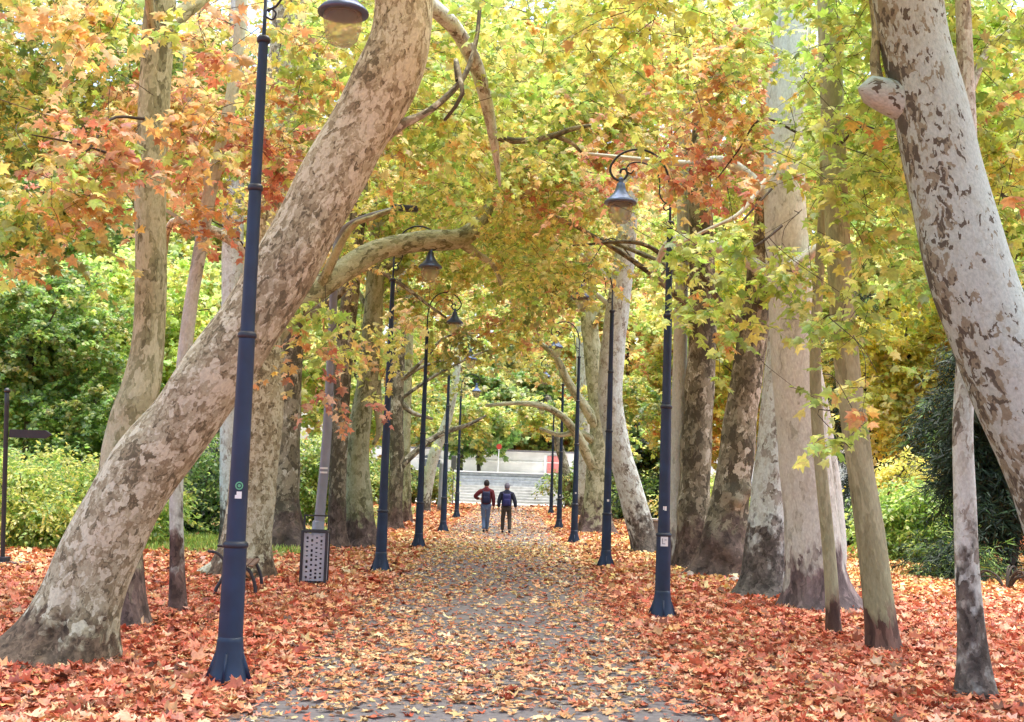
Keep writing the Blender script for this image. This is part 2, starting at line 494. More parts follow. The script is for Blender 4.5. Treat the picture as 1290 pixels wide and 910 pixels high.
class Leaves:
    def __init__(self, seed):
        self.rg = np.random.default_rng(seed)
        self.V = []; self.F = []; self.C = []; self.n = 0
        self.tV = []; self.tF = []; self.tn = 0

    def add(self, V, Fc, C):
        self.V.append(V); self.F.append(Fc + self.n); self.C.append(C); self.n += len(V)

    def twig(self, pts, r0, r1, sides=4):
        V, fs, _ = tube_np(pts, np.linspace(r0, r1, len(pts)), sides, cap=False)
        self.tV.append(V); self.tF.append(fs[0] + self.tn); self.tn += len(V)

    def sprays(self, o, d, Ln, K, size, pal, tpl, droop=.35, twigs=True, jit=.2, flat=.75, twr=.006):
        rg = self.rg; N = len(o)
        if N == 0: return
        d = unit(d)
        t = np.linspace(.12, 1, K)[None, :] + rg.normal(0, .05, (N, K))
        t = np.clip(t, .05, 1.05)
        down = np.array([0, 0, -1.])
        P = o[:, None, :] + d[:, None, :] * (Ln[:, None] * t)[..., None] + down * (droop * Ln[:, None] * t * t)[..., None]
        sv = unit(np.cross(d, np.array([0, 0, 1.])) + 1e-4)
        sg = np.where((np.arange(K) % 2) == 0, 1., -1.)[None, :, None]
        ax = d[:, None, :] * .55 + sv[:, None, :] * sg * rg.uniform(.3, 1.1, (N, K, 1)) + down * rg.uniform(.0, .9, (N, K, 1)) + rg.normal(0, .3, (N, K, 3))
        ax = unit(ax)
        nr = np.array([0, 0, flat]) + rg.normal(0, .5, (N, K, 3)) + np.array([0, -.35, 0])
        P = P + ax * (size * .45)
        P = P.reshape(-1, 3); ax = ax.reshape(-1, 3); nr = nr.reshape(-1, 3)
        sz = size * np.clip(np.exp(rg.normal(0, .24, len(P))), .5, 1.6)
        # colour: mostly the spray's palette, each leaf its own pick
        pn = np.repeat(np.asarray(pal), K)
        c = pick(pn, len(P), rg, jit)
        V, Fc = leaf_verts(P, ax, nr, sz, tpl)
        self.add(V, Fc, np.repeat(c, len(tpl[0]), 0))
        if twigs:
            tt = np.linspace(0, 1, 4)
            Q = o[:, None, :] + d[:, None, :] * (Ln[:, None] * tt)[..., None] + down * (droop * Ln[:, None] * tt * tt)[..., None]
            up = unit(np.cross(d, sv))
            ring = []
            for a in (0, 2.09, 4.19):
                r_ = (twr * (1 - .7 * tt))[None, :, None]
                ring.append(Q + r_ * (math.cos(a) * sv[:, None, :] + math.sin(a) * up[:, None, :]))
            V = np.stack(ring, 2)                     # N,4,3,3
            V = V.reshape(-1, 3)
            base = (np.arange(N) * 12)[:, None, None]
            i = (np.arange(3) * 3)[None, :, None]; j = np.arange(3)[None, None, :]; j2 = (j + 1) % 3
            q = np.stack([base + i + j, base + i + j2, base + i + 3 + j2, base + i + 3 + j], -1).reshape(-1, 4)
            self.tV.append(V); self.tF.append(q + self.tn); self.tn += len(V)

    def clumps(self, cs, rad, ns, K, size, tpl, pal=None, own=None, ownw=0, droop=.35, twigs=True, L=(.5, 1.1), jit=.2, up=.0, twr=.006):
        """cs (N,3) clump centres; ns sprays each"""
        rg = self.rg
        if len(cs) == 0: return
        o = np.repeat(cs, ns, 0)
        d = unit(rg.normal(0, 1, o.shape) * np.array([1, 1, .45])) + np.array([0, 0, up])
        o = o + unit(rg.normal(0, 1, o.shape)) * (rad * rg.random((len(o), 1)) ** .6) * np.array([1, 1, .6])
        Ln = rg.uniform(L[0], L[1], len(o))
        if pal is None:
            cp = zone_pal(cs, rg, own, ownw); p = np.repeat(cp, ns)
            sw = rg.random(len(p)) < .35
            p2 = zone_pal(o, rg, own, ownw); p = np.where(sw, p2, p)
        else:
            p = rg.choice(pal, len(o)) if not isinstance(pal, str) else np.array([pal] * len(o))
        self.sprays(o, d, Ln, K, size, p, tpl, droop=droop, twigs=twigs, jit=jit, twr=twr)

    def build(self, name, mat, parent, origin, twigmat=None):
        if not self.V: return None
        V = np.vstack(self.V) - origin; Fc = np.vstack(self.F); C = np.vstack(self.C)
        faces = [Fc]; mi = [np.zeros(len(Fc), int)]
        if self.tV:
            TV = np.vstack(self.tV) - origin
            TF = np.vstack(self.tF) + len(V)
            V = np.vstack([V, TV]); C = np.vstack([C, np.full((len(TV), 3), .05)])
            faces.append(TF); mi.append(np.ones(len(TF), int))
        return mesh_np(name, V, faces, parent=parent, col=C, mats=[mat, twigmat or M['twig']], matidx=np.concatenate(mi), smooth=True)


# keep the views that the photograph keeps: (px, py, rx, ry, nearest depth that may cover it)
CLEAR = [
    (425, 30, 60, 60, 12), (535, 305, 55, 60, 25), (795, 235, 60, 65, 18.5), (800, 205, 40, 40, 18),
    (480, 330, 150, 45, 22.5), (400, 345, 60, 60, 22.5), (560, 20, 30, 40, 14), (610, 110, 25, 70, 15.5), (660, 175, 80, 12, 16), (575, 90, 25, 70, 12),
    (787, 330, 25, 90, 32), (850, 330, 14, 80, 16.3), (320, 150, 25, 200, 10.5), (777, 450, 14, 90, 26), (488, 430, 14, 120, 22.5),
]


SHOW = {'L2': (-50, 900, .97), 'L3': (-50, 900, .9), 'L4': (-50, 900, .7), 'R2': (0, 900, .9), 'R3': (-20, 900, .9), 'R4': (-20, 900, .93), 'R5': (200, 900, .85), 'R6': (330, 900, .9),
        'R7': (100, 900, .85), 'R8': (250, 900, .85), 'R9': (-20, 900, .75), 'R3b': (300, 900, .9), 'L4b': (160, 900, .8), 'L5': (300, 900, .8), 'L6b': (330, 900, .8), 'R10': (350, 900, .7)}


def allowed(cs, rad=1.0):
    q = proj(cs); Y = cs[:, 1]
    ok = Y > 9
    for (cx, cy, rx, ry, dep) in CLEAR:
        g = rad * F / np.maximum(Y, 5) * .75
        ok &= ~((((q[:, 0] - cx) / (rx + g)) ** 2 + ((q[:, 1] - cy) / (ry + g)) ** 2 < 1) & (Y < dep))
    for key, (lo, hi, pr) in SHOW.items():
        t = TREES[key]; S = t['pts']; Q = proj(S)
        w = np.interp(q[:, 1], Q[::-1, 1], Q[::-1, 0])
        hw = t['rtop'] * F / t['b'][1] + rad * .55 * F / np.maximum(Y, 5)
        hit = (np.abs(q[:, 0] - w) < hw) & (Y < t['b'][1] + .3) & (q[:, 1] > lo) & (q[:, 1] < hi)
        ok &= ~(hit & (RNG.random(len(q)) < pr))
    # lower edge of the foliage, in terms of distance
    lim = np.interp(q[:, 0], [-200, 250, 330, 430, 500, 570, 620, 700, 780, 850, 960, 1120, 1300, 1500],
                    [330, 330, 380, 420, 470, 500, 520, 520, 470, 400, 360, 360, 330, 330])
    far = np.interp(Y, [18, 35, 70], [-90, -25, 0])
    ok &= q[:, 1] + rad * .6 * F / np.maximum(Y, 5) < lim + far
    return ok


# ------------------------------------------------------------------ trees
def trunk_path(spec, Y0, dY=0.0, sink=.45):
    """spec: [(px,py,w)], first one at the ground. dY: metres of lean away from the camera per metre of height"""
    pts = []; rad = []
    b = ground_at(spec[0][0], spec[0][1])
    for i, (px, py, w) in enumerate(spec):
        p = b if i == 0 else None
        if p is None:
            p = at(px, py, b[1])
            for _ in range(2): p = at(px, py, b[1] + dY * max(p[2], 0))
        pts.append(p); rad.append(w * .5 * ppm(p))
    return np.array(pts), np.array(rad), b


def limb_obj(root, b, pts, rad, mat, seed, name='limb', sides=14, s0=3.0, rough=.07):
    pr = np.hstack([np.asarray(pts), np.asarray(rad)[:, None]])
    L = np.linalg.norm(np.diff(pr[:, :3], axis=0), axis=1).sum()
    S = catmull(pr, max(8, int(L * 7)))
    S[:, 3] = np.maximum(S[:, 3], .004)
    V, fs, bc = tube_np(S[:, :3], S[:, 3], sides, rough=rough, seed=seed, s0=s0)
    return mesh_np(name, V - b, fs, mat, root, vec=bc, smooth=True)


TREES = {}


def plane_tree(key, spec, mat, label, dY=0., flare=.55, rough=.035, bumps=(), limbs=(), seed=1, sides=36, limbmat={}, lrough={}, fh=.22, cat='tree', group='plane trees lining the avenue', name='plane_tree'):
    pts, rad, b = trunk_path(spec, 0, dY)
    root = empty(name, b, label=label, cat=cat, group=group)
    d0 = unit(pts[1] - pts[0])
    P = np.vstack([pts[0] - d0 * .35, pts]); Rr = np.concatenate([[rad[0]], rad])
    pr = np.hstack([P, Rr[:, None]])
    L = np.linalg.norm(np.diff(P, axis=0), axis=1).sum()
    n = int(min(max(40, L * 14), 170))
    S = catmull(pr, n)
    V, fs, bc = tube_np(S[:, :3], S[:, 3], sides, rough=rough, flare=flare, bumps=bumps, seed=seed, s0=-.35, flare_h=fh)
    mesh_np('trunk', V - b, fs, M[mat], root, vec=bc, smooth=True)
    sh = b[1] - limbs[0][0][2] if limbs else 0
    for k, lb in enumerate(limbs):          # [(px,py,Y,w)...], the first one starts on the trunk's axis
        lb = [(px, py, Y + sh, w) for px, py, Y, w in lb]
        lp = np.array([at(px, py, Y) for px, py, Y, w in lb]); lr = np.array([w * .5 * ppm(p) for (px, py, Y, w), p in zip(lb, lp)])
        limb_obj(root, b, lp, lr, M[limbmat.get(k, mat)], seed * 10 + k, rough=lrough.get(k, .07))
    TREES[key] = dict(root=root, b=b, top=pts[-1], rtop=rad[-1], mat=mat, lv=Leaves(seed + 500), pts=pts)
    return root


def random_limbs(key, n, reach, seed, zr=(.45, .98), side=None):
    """big limbs from the upper trunk out into the crown"""
    t = TREES[key]; rg = np.random.default_rng(seed)
    pts = t['pts']
    ends = []
    for k in range(n):
        f = rg.uniform(*zr); i = f * (len(pts) - 1); i0 = int(min(i, len(pts) - 2)); p = pts[i0] + (pts[i0 + 1] - pts[i0]) * (i - i0)
        a = rg.uniform(0, 6.28) if side is None or rg.random() < .4 else side + rg.normal(0, .5)
        d = np.array([math.cos(a), math.sin(a), 0])
        ln = reach * rg.uniform(.6, 1.1)
        q = [p, p + d * ln * .3 + [0, 0, ln * .22], p + d * ln * .65 + [0, 0, ln * .38] + rg.normal(0, .25, 3), p + d * ln + [0, 0, ln * .35] + rg.normal(0, .4, 3)]
        r0 = max(t['rtop'] * rg.uniform(.4, .65), .05)
        limb_obj(t['root'], t['b'], q, [r0, r0 * .75, r0 * .5, r0 * .2], M[t['mat']], seed + k, sides=10, s0=5)
        ends += q[1:]
    return ends


# ---- left of the path
plane_tree('L1', [(76, 832, 112), (100, 760, 100), (135, 675, 95), (184, 588, 92), (240, 517, 88), (293, 437, 86), (342, 365, 84), (388, 283, 82), (433, 197, 80), (478, 117, 80), (505, 40, 76), (508, -50, 72), (490, -170, 66), (470, -300, 58)], 'bark_tan',
           'massive plane tree with mottled tan bark leaning far over behind the nearest left lamp post', limbmat={0: 'bark_mottle', 1: 'bark_dark', 2: 'bark_dark', 3: 'bark_dark', 4: 'bark_dark'}, flare=.42, rough=.04, fh=.3,
           bumps=[(4.75, .28, .16, .3, -.13), (4.2, 2.9, .5, .25, .04), (5.2, 4.6, .4, .3, .035), (4.4, 6.3, .5, .3, .03), (4.9, 1.5, .5, .3, .03)], seed=3, sides=56,
           limbs=[[(506, -30, 11.8, 50), (535, 0, 12.6, 24), (570, 32, 13.6, 20), (596, 75, 14.6, 19), (612, 125, 15.2, 16), (621, 170, 15.6, 13), (626, 205, 15.9, 8), (630, 235, 16.1, 3)],
                  [(462, 190, 11.8, 22), (500, 160, 11.85, 14), (532, 145, 11.9, 9), (556, 128, 12, 8), (585, 96, 12.2, 7), (600, 50, 12.4, 6), (606, -10, 12.6, 5)],
                  [(577, 102, 12.2, 7), (574, 75, 12.3, 6), (582, 110, 12.0, 6), (580, 125, 12, 5), (560, 152, 12, 4)],
                  [(623, 172, 15.6, 9), (650, 178, 15.8, 8), (690, 173, 16, 7), (720, 163, 16.2, 6), (745, 158, 16.4, 4)],
                  [(700, 172, 16.1, 6), (720, 180, 16.2, 5), (732, 192, 16.3, 3)]])
plane_tree('L2', [(160, 790, 50), (157, 730, 48), (152, 650, 50), (153, 590, 52), (163, 530, 50), (178, 485, 46), (187, 430, 40), (190, 340, 38), (190, 230, 38), (195, 120, 38), (200, 40, 40), (206, -40, 34), (215, -200, 30)], 'bark_olive',
           'upright plane tree with grey olive bark directly behind the big leaning trunk', seed=4, flare=.3,
           bumps=[(4.7, 2.6, .5, .25, .035), (5.3, 4.1, .5, .2, .03)],
           limbs=[[(200, 60, 14.2, 22), (222, 25, 14.4, 20), (245, 5, 14.6, 18), (275, -20, 15, 14)], [(196, 60, 14.1, 14), (190, 20, 13.9, 12), (185, -40, 13.6, 10)]])
plane_tree('L3', [(224, 771, 21), (223, 700, 18), (222, 620, 17), (226, 540, 17), (231, 460, 17), (241, 380, 17), (253, 310, 17), (265, 240, 17), (281, 175, 16), (296, 95, 15), (303, 20, 14), (306, -80, 13), (308, -200, 11)], 'bark_birch',
           'slender whitish young plane with a dark foot, beside the leaning trunk', seed=5, flare=.35, sides=24, fh=.3,
           limbs=[[(262, 250, 15.6, 8), (258, 215, 15.4, 7), (248, 170, 15.2, 6), (235, 110, 15, 5), (232, 60, 15, 4)], [(243, 290, 15.5, 6), (225, 275, 15.3, 5), (205, 262, 15.2, 4)]])
plane_tree('L4', [(307, 728, 62), (313, 670, 58), (321, 590, 60), (328, 500, 58), (328, 420, 54), (333, 330, 50), (342, 220, 46), (354, 120, 44), (362, 40, 40), (365, -60, 36), (370, -180, 30)], 'bark_tan',
           'thick plane behind the nearest lamp post, its pale limb arching right over the path', seed=6, limbmat={0: 'bark_olive', 1: 'bark_olive', 2: 'bark_olive'}, flare=.5, fh=.35,
           limbs=[[(330, 430, 21, 46), (365, 392, 21.3, 34), (395, 368, 21.6, 31), (432, 342, 22, 29), (475, 316, 22.4, 28), (530, 304, 22.9, 26), (580, 300, 23.4, 25), (604, 280, 23.8, 20), (618, 255, 24.1, 12), (630, 215, 24.4, 7), (636, 180, 24.6, 3)],
                  [(575, 301, 23.4, 16), (600, 320, 23.7, 10), (622, 335, 24, 7), (632, 360, 24.1, 5)],
                  [(400, 366, 21.6, 14), (440, 290, 21.2, 8), (470, 274, 21, 7), (500, 262, 21, 5)],
                  [(296, 690, 21.1, 20), (275, 715, 20.9, 22), (252, 727, 20.8, 18), (235, 734, 20.7, 8)]])
plane_tree('L4b', [(288, 690, 22), (288, 600, 22), (290, 480, 24), (292, 360, 26), (294, 270, 26), (296, 180, 24), (300, 60, 22), (303, -60, 20)], 'bark_mottle',
           'pale white blotched plane trunk seen between the slender young tree and the nearest lamp post', seed=7, flare=.3)
plane_tree('L5', [(356, 692, 46), (356, 640, 42), (360, 560, 36), (364, 480, 32), (370, 400, 30), (376, 300, 28), (384, 180, 26), (390, 60, 24), (392, -60, 22)], 'bark_dark',
           'dark plane tree with white bark patches and knobbly foot, left of the litter bin', seed=8, flare=.7, rough=.06, fh=.5,
           bumps=[(4.6, .5, .5, .25, .1), (5.4, .9, .5, .2, .08), (4.0, 1.3, .5, .25, .07)])
plane_tree('L6', [(424, 692, 24), (425, 620, 22), (428, 540, 22), (433, 460, 22), (440, 380, 22), (450, 280, 20), (462, 150, 18), (470, 20, 16)], 'bark_dark',
           'brownish plane trunk standing close behind the grey street light', seed=9, flare=.5)
plane_tree('L6b', [(455, 690, 38), (453, 640, 34), (450, 580, 30), (454, 530, 27), (464, 470, 25), (470, 400, 24), (474, 330, 22), (482, 230, 20), (490, 100, 18), (496, -20, 16)], 'bark_olive',
           'grey green plane tree flaring at its foot left of the second left lamp post', seed=10, flare=.55, fh=.45,
           limbs=[[(472, 480, 29.5, 16), (478, 540, 29.7, 8), (470, 560, 29.8, 5)], [(470, 380, 30, 14), (490, 350, 30.2, 11), (510, 335, 30.4, 8), (520, 300, 30.6, 6)]])
plane_tree('L7', [(497, 668, 19), (498, 630, 18), (500, 580, 18), (499, 520, 18), (502, 440, 17), (508, 340, 16), (514, 200, 14), (520, 60, 12)], 'bark_dark',
           'plane tree right of the second left lamp post, a dark low limb over the path', seed=11, flare=.5,
           limbs=[[(498, 596, 40, 12), (508, 584, 40, 10), (522, 571, 40.3, 9), (540, 556, 40.6, 8), (560, 545, 41, 7), (590, 535, 41.5, 5), (612, 524, 42, 3)], [(502, 505, 40, 9), (520, 520, 40, 6), (545, 528, 40, 4)]])
plane_tree('L8', [(512, 660, 13), (512, 610, 12), (511, 560, 12), (513, 480, 12), (517, 380, 11), (523, 240, 10), (528, 100, 9)], 'bark_olive',
           'thin mottled plane tree between the second and third left lamp posts', seed=12, flare=.4)
plane_tree('L9', [(534, 645, 15), (538, 615, 14), (545, 580, 14), (555, 552, 13), (566, 520, 11), (575, 470, 9), (580, 400, 8)], 'bark_mottle',
           'far pale plane tree leaning right behind the third left lamp post', seed=13, flare=.4)
# ---- right of the path
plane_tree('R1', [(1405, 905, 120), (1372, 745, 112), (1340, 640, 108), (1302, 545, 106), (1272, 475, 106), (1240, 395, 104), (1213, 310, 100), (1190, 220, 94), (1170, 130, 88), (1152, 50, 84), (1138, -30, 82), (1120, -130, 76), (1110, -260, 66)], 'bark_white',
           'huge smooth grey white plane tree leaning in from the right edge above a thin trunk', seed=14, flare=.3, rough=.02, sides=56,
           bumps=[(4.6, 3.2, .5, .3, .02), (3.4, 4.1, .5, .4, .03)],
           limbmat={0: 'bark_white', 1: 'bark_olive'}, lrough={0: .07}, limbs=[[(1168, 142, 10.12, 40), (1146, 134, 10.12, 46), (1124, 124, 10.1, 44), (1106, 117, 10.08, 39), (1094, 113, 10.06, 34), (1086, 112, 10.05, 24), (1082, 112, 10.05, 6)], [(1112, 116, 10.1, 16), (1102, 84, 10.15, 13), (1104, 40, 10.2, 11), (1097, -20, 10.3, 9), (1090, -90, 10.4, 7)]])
plane_tree('R2', [(1230, 880, 42), (1224, 800, 34), (1218, 710, 30), (1215, 620, 27), (1213, 540, 25), (1216, 470, 24), (1221, 380, 23), (1222, 280, 22), (1220, 180, 21), (1216, 80, 20), (1212, -30, 18), (1210, -160, 16)], 'bark_mottle',
           'thin straight plane trunk in front at the right, passing behind the huge leaning one', seed=15, flare=.28, sides=28, fh=.3,
           limbs=[[(1220, 120, 10.9, 12), (1240, 70, 11.1, 9), (1262, 45, 11.3, 7), (1300, 30, 11.6, 5)], [(1219, 150, 10.9, 8), (1200, 120, 10.7, 5)]])
plane_tree('R3', [(1113, 820, 40), (1106, 750, 38), (1096, 670, 35), (1084, 590, 33), (1073, 510, 32), (1065, 440, 31), (1058, 350, 30), (1053, 250, 30), (1049, 150, 29), (1045, 50, 28), (1042, -60, 25), (1040, -200, 22)], 'bark_smooth',
           'smooth olive grey plane trunk leaning slightly left, right of the pale cream trunk', seed=16, flare=.2, sides=32)
plane_tree('R3b', [(1050, 799, 17), (1047, 730, 17), (1041, 660, 16), (1034, 590, 15), (1029, 520, 15), (1027, 450, 14), (1030, 370, 13), (1036, 280, 12), (1040, 160, 11), (1044, 40, 9)], 'bark_smooth',
           'very thin brownish trunk standing in front of the pale cream plane tree', seed=17, flare=.3, sides=20)
plane_tree('R4', [(1032, 768, 78), (1027, 715, 70), (1020, 640, 66), (1010, 540, 62), (1002, 455, 60), (995, 360, 56), (989, 260, 52), (989, 150, 50), (994, 50, 46), (998, -60, 40), (1000, -200, 34)], 'bark_cream',
           'thick pale cream plane tree with grey rough foot behind the very thin trunk', seed=18, flare=.4, rough=.025, fh=.3, sides=44,
           limbs=[[(1042, 772, 19.2, 30), (1052, 700, 19.3, 30), (1046, 620, 19.4, 28), (1036, 540, 19.4, 26), (1022, 460, 19.3, 24), (1012, 380, 19.2, 18)],
                  [(993, 340, 18.7, 16), (1020, 320, 18.8, 14), (1042, 300, 18.9, 12), (1060, 270, 19, 8)],
                  [(985, 200, 18.6, 10), (955, 240, 18, 6), (930, 270, 17.6, 5), (890, 290, 17.2, 4), (850, 310, 17, 3)]])
plane_tree('R5', [(960, 752, 56), (964, 690, 50), (968, 630, 45), (973, 570, 40), (978, 500, 36), (984, 440, 34), (990, 370, 32), (996, 280, 28), (1002, 180, 25), (1010, 60, 22), (1016, -60, 20)], 'bark_mottle',
           'whitish flaking plane trunk directly left of the thick pale cream tree', seed=19, flare=.4, rough=.045, sides=36)
plane_tree('R6', [(906, 726, 58), (914, 670, 52), (923, 610, 46), (931, 550, 42), (940, 480, 39), (950, 410, 36), (958, 340, 32), (966, 260, 28), (972, 160, 25), (978, 40, 22)], 'bark_dark',
           'dark plane tree with reddish burls low on its trunk, leaning slightly right', seed=20, flare=.5, rough=.06, fh=.4,
           bumps=[(4.9, 1.6, .4, .14, .14), (5.4, 1.85, .4, .14, .12), (4.4, 1.75, .4, .12, .08), (4.6, .6, .5, .2, .1), (5.3, .4, .4, .2, .12), (4.0, .8, .4, .2, .08)])
plane_tree('R7', [(872, 716, 44), (873, 660, 42), (876, 590, 40), (881, 500, 37), (885, 410, 34), (884, 320, 31), (882, 230, 29), (886, 130, 27), (866, 60, 24), (868, -60, 20)], 'bark_dark',
           'upright dark grey plane tree with scaly patches behind the nearest right lamp post', seed=21, flare=.3, rough=.05, fh=.35,
           limbs=[[(884, 180, 27, 16), (890, 120, 27.2, 14), (903, 60, 27.4, 12), (910, -20, 27.6, 10)]])
plane_tree('R8', [(855, 714, 22), (855, 640, 21), (855, 540, 20), (857, 440, 18), (859, 340, 16), (861, 240, 15), (863, 120, 13), (864, 0, 11)], 'bark_cream',
           'slim pale plane trunk hidden partly by the nearest right lamp post', seed=22, flare=.3)
plane_tree('R9', [(815, 697, 36), (803, 650, 33), (789, 600, 31), (776, 550, 31), (769, 500, 31), (772, 440, 31), (779, 380, 29), (787, 320, 26), (793, 240, 23), (796, 160, 21), (797, 70, 18), (799, -40, 15)], 'bark_mottle',
           'pale plane tree whose foot slants right, beside the second right lamp post', seed=23, flare=.25, rough=.04, fh=.3,
           limbs=[[(790, 300, 32.5, 12), (760, 250, 32, 8), (735, 200, 31.5, 6), (700, 150, 31, 5), (660, 120, 30.5, 4)], [(797, 90, 32.5, 10), (770, 95, 32, 8), (735, 85, 31, 7), (700, 65, 30.5, 5)]])
plane_tree('R10', [(751, 672, 36), (752, 630, 32), (754, 580, 28), (756, 530, 27), (750, 470, 24), (742, 400, 21), (740, 300, 18), (738, 180, 15), (736, 60, 13)], 'bark_olive',
           'tangled grey plane tree left of the slanting pale one, its limbs reaching over the path', seed=24, flare=.5, rough=.06, fh=.5,
           limbs=[[(757, 610, 44, 15), (738, 570, 43.6, 13), (722, 540, 43.2, 11), (703, 521, 42.8, 9), (680, 511, 42.4, 8), (650, 508, 42, 6), (612, 511, 41.6, 4)],
                  [(757, 545, 44, 16), (738, 515, 43.6, 13), (715, 480, 43.2, 11), (700, 450, 42.8, 8), (672, 425, 42.4, 6)],
                  [(753, 560, 44, 12), (730, 545, 43.5, 8), (706, 548, 43.2, 6), (680, 540, 43, 4)]])
plane_tree('R11', [(718, 641, 13), (716, 615, 12), (712, 590, 11), (705, 565, 11), (697, 540, 9), (690, 500, 8)], 'bark_dark',
           'blackish plane trunk far down the right side bending towards the path', seed=25, flare=.3)
plane_tree('R12', [(733, 650, 20), (734, 610, 19), (735, 560, 17), (734, 500, 15), (732, 420, 13), (730, 300, 11), (728, 180, 9)], 'bark_mottle',
           'far mottled plane trunk just right of the blackish bending one', seed=26, flare=.4)

# crowns of the avenue trees --------------------------------------------------
def ellipsoid(c, r, n, rg, shell=.45):
    d = unit(rg.normal(0, 1, (n, 3)))
    return np.asarray(c) + d * np.asarray(r) * (rg.random((n, 1)) ** shell)


def crown(key, c, r, n, tpl, size, ns=15, K=18, own=None, ownw=0, L=(.5, 1.1), rad=1.0, twigs=True):
    size = size * .68
    t = TREES[key]; lv = t['lv']; rg = lv.rg
    cs = ellipsoid(c, r, n * 2, rg)
    cs = cs[cs[:, 2] > 3.5]
    ok = allowed(cs, rad)
    q = proj(cs)
    inn = (q[:, 1] > -110) & (q[:, 0] > -200) & (q[:, 0] < 1490)
    ok &= inn | (rg.random(len(cs)) < .06)
    cs = cs[ok][:n]
    lv.clumps(cs, rad, ns, K, size, tpl, own=own, ownw=ownw, L=L, twigs=twigs)


for key, dx, reach, n in (('L4', 2.2, 4.0, 4), ('L5', 1.5, 4, 4), ('L6b', 2, 4.5, 5), ('L7', 2, 4.5, 4), ('R4', -2, 4, 4), ('R6', -1.5, 4, 4), ('R7', -1.5, 4.5, 5),
                          ('R9', -1.5, 4.5, 5), ('R10', -1.5, 4, 4)):
    random_limbs(key, n, reach, hash(key) % 1 + len(key) * 7 + ord(key[1]) * 3, side=0 if key[0] == 'L' else math.pi)


def bx(k): return TREES[k]['b'][0]
def by(k): return TREES[k]['b'][1]


crown('L1', (0.0, 15.5, 8.0), (5, 4, 2.6), 34, T_NEAR, .16, own='lime')
crown('L2', (bx('L2') - .5, 17, 7.8), (4.5, 4, 2.6), 44, T_NEAR, .16, own='orange')
crown('L3', (bx('L3') + .8, 16.5, 6.5), (2, 2, 2.2), 14, T_NEAR, .15, own='pale')
crown('L4', (bx('L4') + 3, 23, 8.5), (5.5, 4.5, 4), 60, T_NEAR, .17, own='yellow')
crown('L4b', (bx('L4b') - 1.5, 31, 11), (6, 4, 5), 50, T_MID, .18, own='yellow')
crown('L5', (bx('L5') + 2.5, 29, 9.5), (5.5, 4.5, 4.5), 29, T_MID, .18, own='yellow')
crown('L6', (bx('L6') + 1, 33, 10), (5, 4, 5), 27, T_MID, .19, own='yellow')
crown('L6b', (bx('L6b') + 3, 32, 10), (6, 4.5, 5.5), 38, T_MID, .19, own='yellow')
crown('L7', (bx('L7') + 3, 42, 12), (6.5, 5, 7), 42, T_MID, .22, ns=8, own='yellow', rad=1.2)
crown('L8', (bx('L8') + 2, 48, 13), (6, 5, 8), 29, T_MID, .24, ns=8, own='lime', rad=1.2)
crown('L9', (bx('L9') + 3, 60, 13), (7, 5, 8), 38, T_MID, .28, ns=8, own='olive', rad=1.4)
crown('R1', (3.5, 12.5, 6.6), (2.5, 2, 1.9), 16, T_NEAR, .15, own='lime')
crown('R2', (bx('R2') + .6, 13.8, 6.2), (2.2, 2, 2), 22, T_NEAR, .15, own='lime')
crown('R3', (bx('R3') - .2, 16.5, 7.2), (2.8, 2.4, 2.4), 30, T_NEAR, .15, own='lime')
crown('R3b', (bx('R3b') - .3, 16.6, 6), (1.4, 1.4, 2), 12, T_NEAR, .14, own='lime')
crown('R4', (bx('R4') - 1.2, 22, 9), (5, 4, 3.8), 56, T_NEAR, .16, own='lime')
crown('R5', (bx('R5') - 1, 23, 8), (4, 4, 3.6), 36, T_NEAR, .17, own='yellow')
crown('R6', (bx('R6') - 1.5, 27, 9), (4.5, 4, 4), 27, T_MID, .18, own='gold')
crown('R7', (bx('R7') - 2.5, 29, 10), (5, 4.5, 4.5), 29, T_MID, .18, own='yellow')
crown('R8', (bx('R8') - 1.5, 28, 8.5), (4, 4, 3.5), 22, T_MID, .17, own='yellow')
crown('R9', (bx('R9') - 2.5, 35, 10.5), (5.5, 4.5, 5.5), 38, T_MID, .2, own='yellow')
crown('R10', (bx('R10') - 2.5, 45, 12), (6.5, 5, 7), 42, T_MID, .23, ns=8, own='yellow', rad=1.2)
crown('R12', (bx('R12') - 2, 52, 13), (6.5, 5, 8), 29, T_MID, .26, ns=8, own='lime', rad=1.2)
crown('R11', (bx('R11') - 2, 68, 13), (7, 6, 8), 33, T_MID, .3, ns=8, own='olive', rad=1.4)

for key, c, r, n in (('L9', (-6.5, 66, 5.6), (3.4, 3, 1.5), 16), ('L8', (-5.5, 56, 5.4), (2.6, 3, 1.3), 14), ('R11', (5.2, 70, 5.4), (2.6, 3, 1.3), 14), ('R12', (6.0, 58, 5.6), (2.6, 3, 1.4), 12), ('L9', (-2.5, 72, 5.9), (4.2, 3, 1.0), 20), ('R11', (2.6, 74, 5.9), (3.6, 3, .9), 14)):
    lv = TREES[key]['lv']
    lv.clumps(ellipsoid(c, r, n, lv.rg), 1.0, 12, 16, .2, T_MID, pal=['olive', 'lime', 'yellow', 'green'], twigs=False)
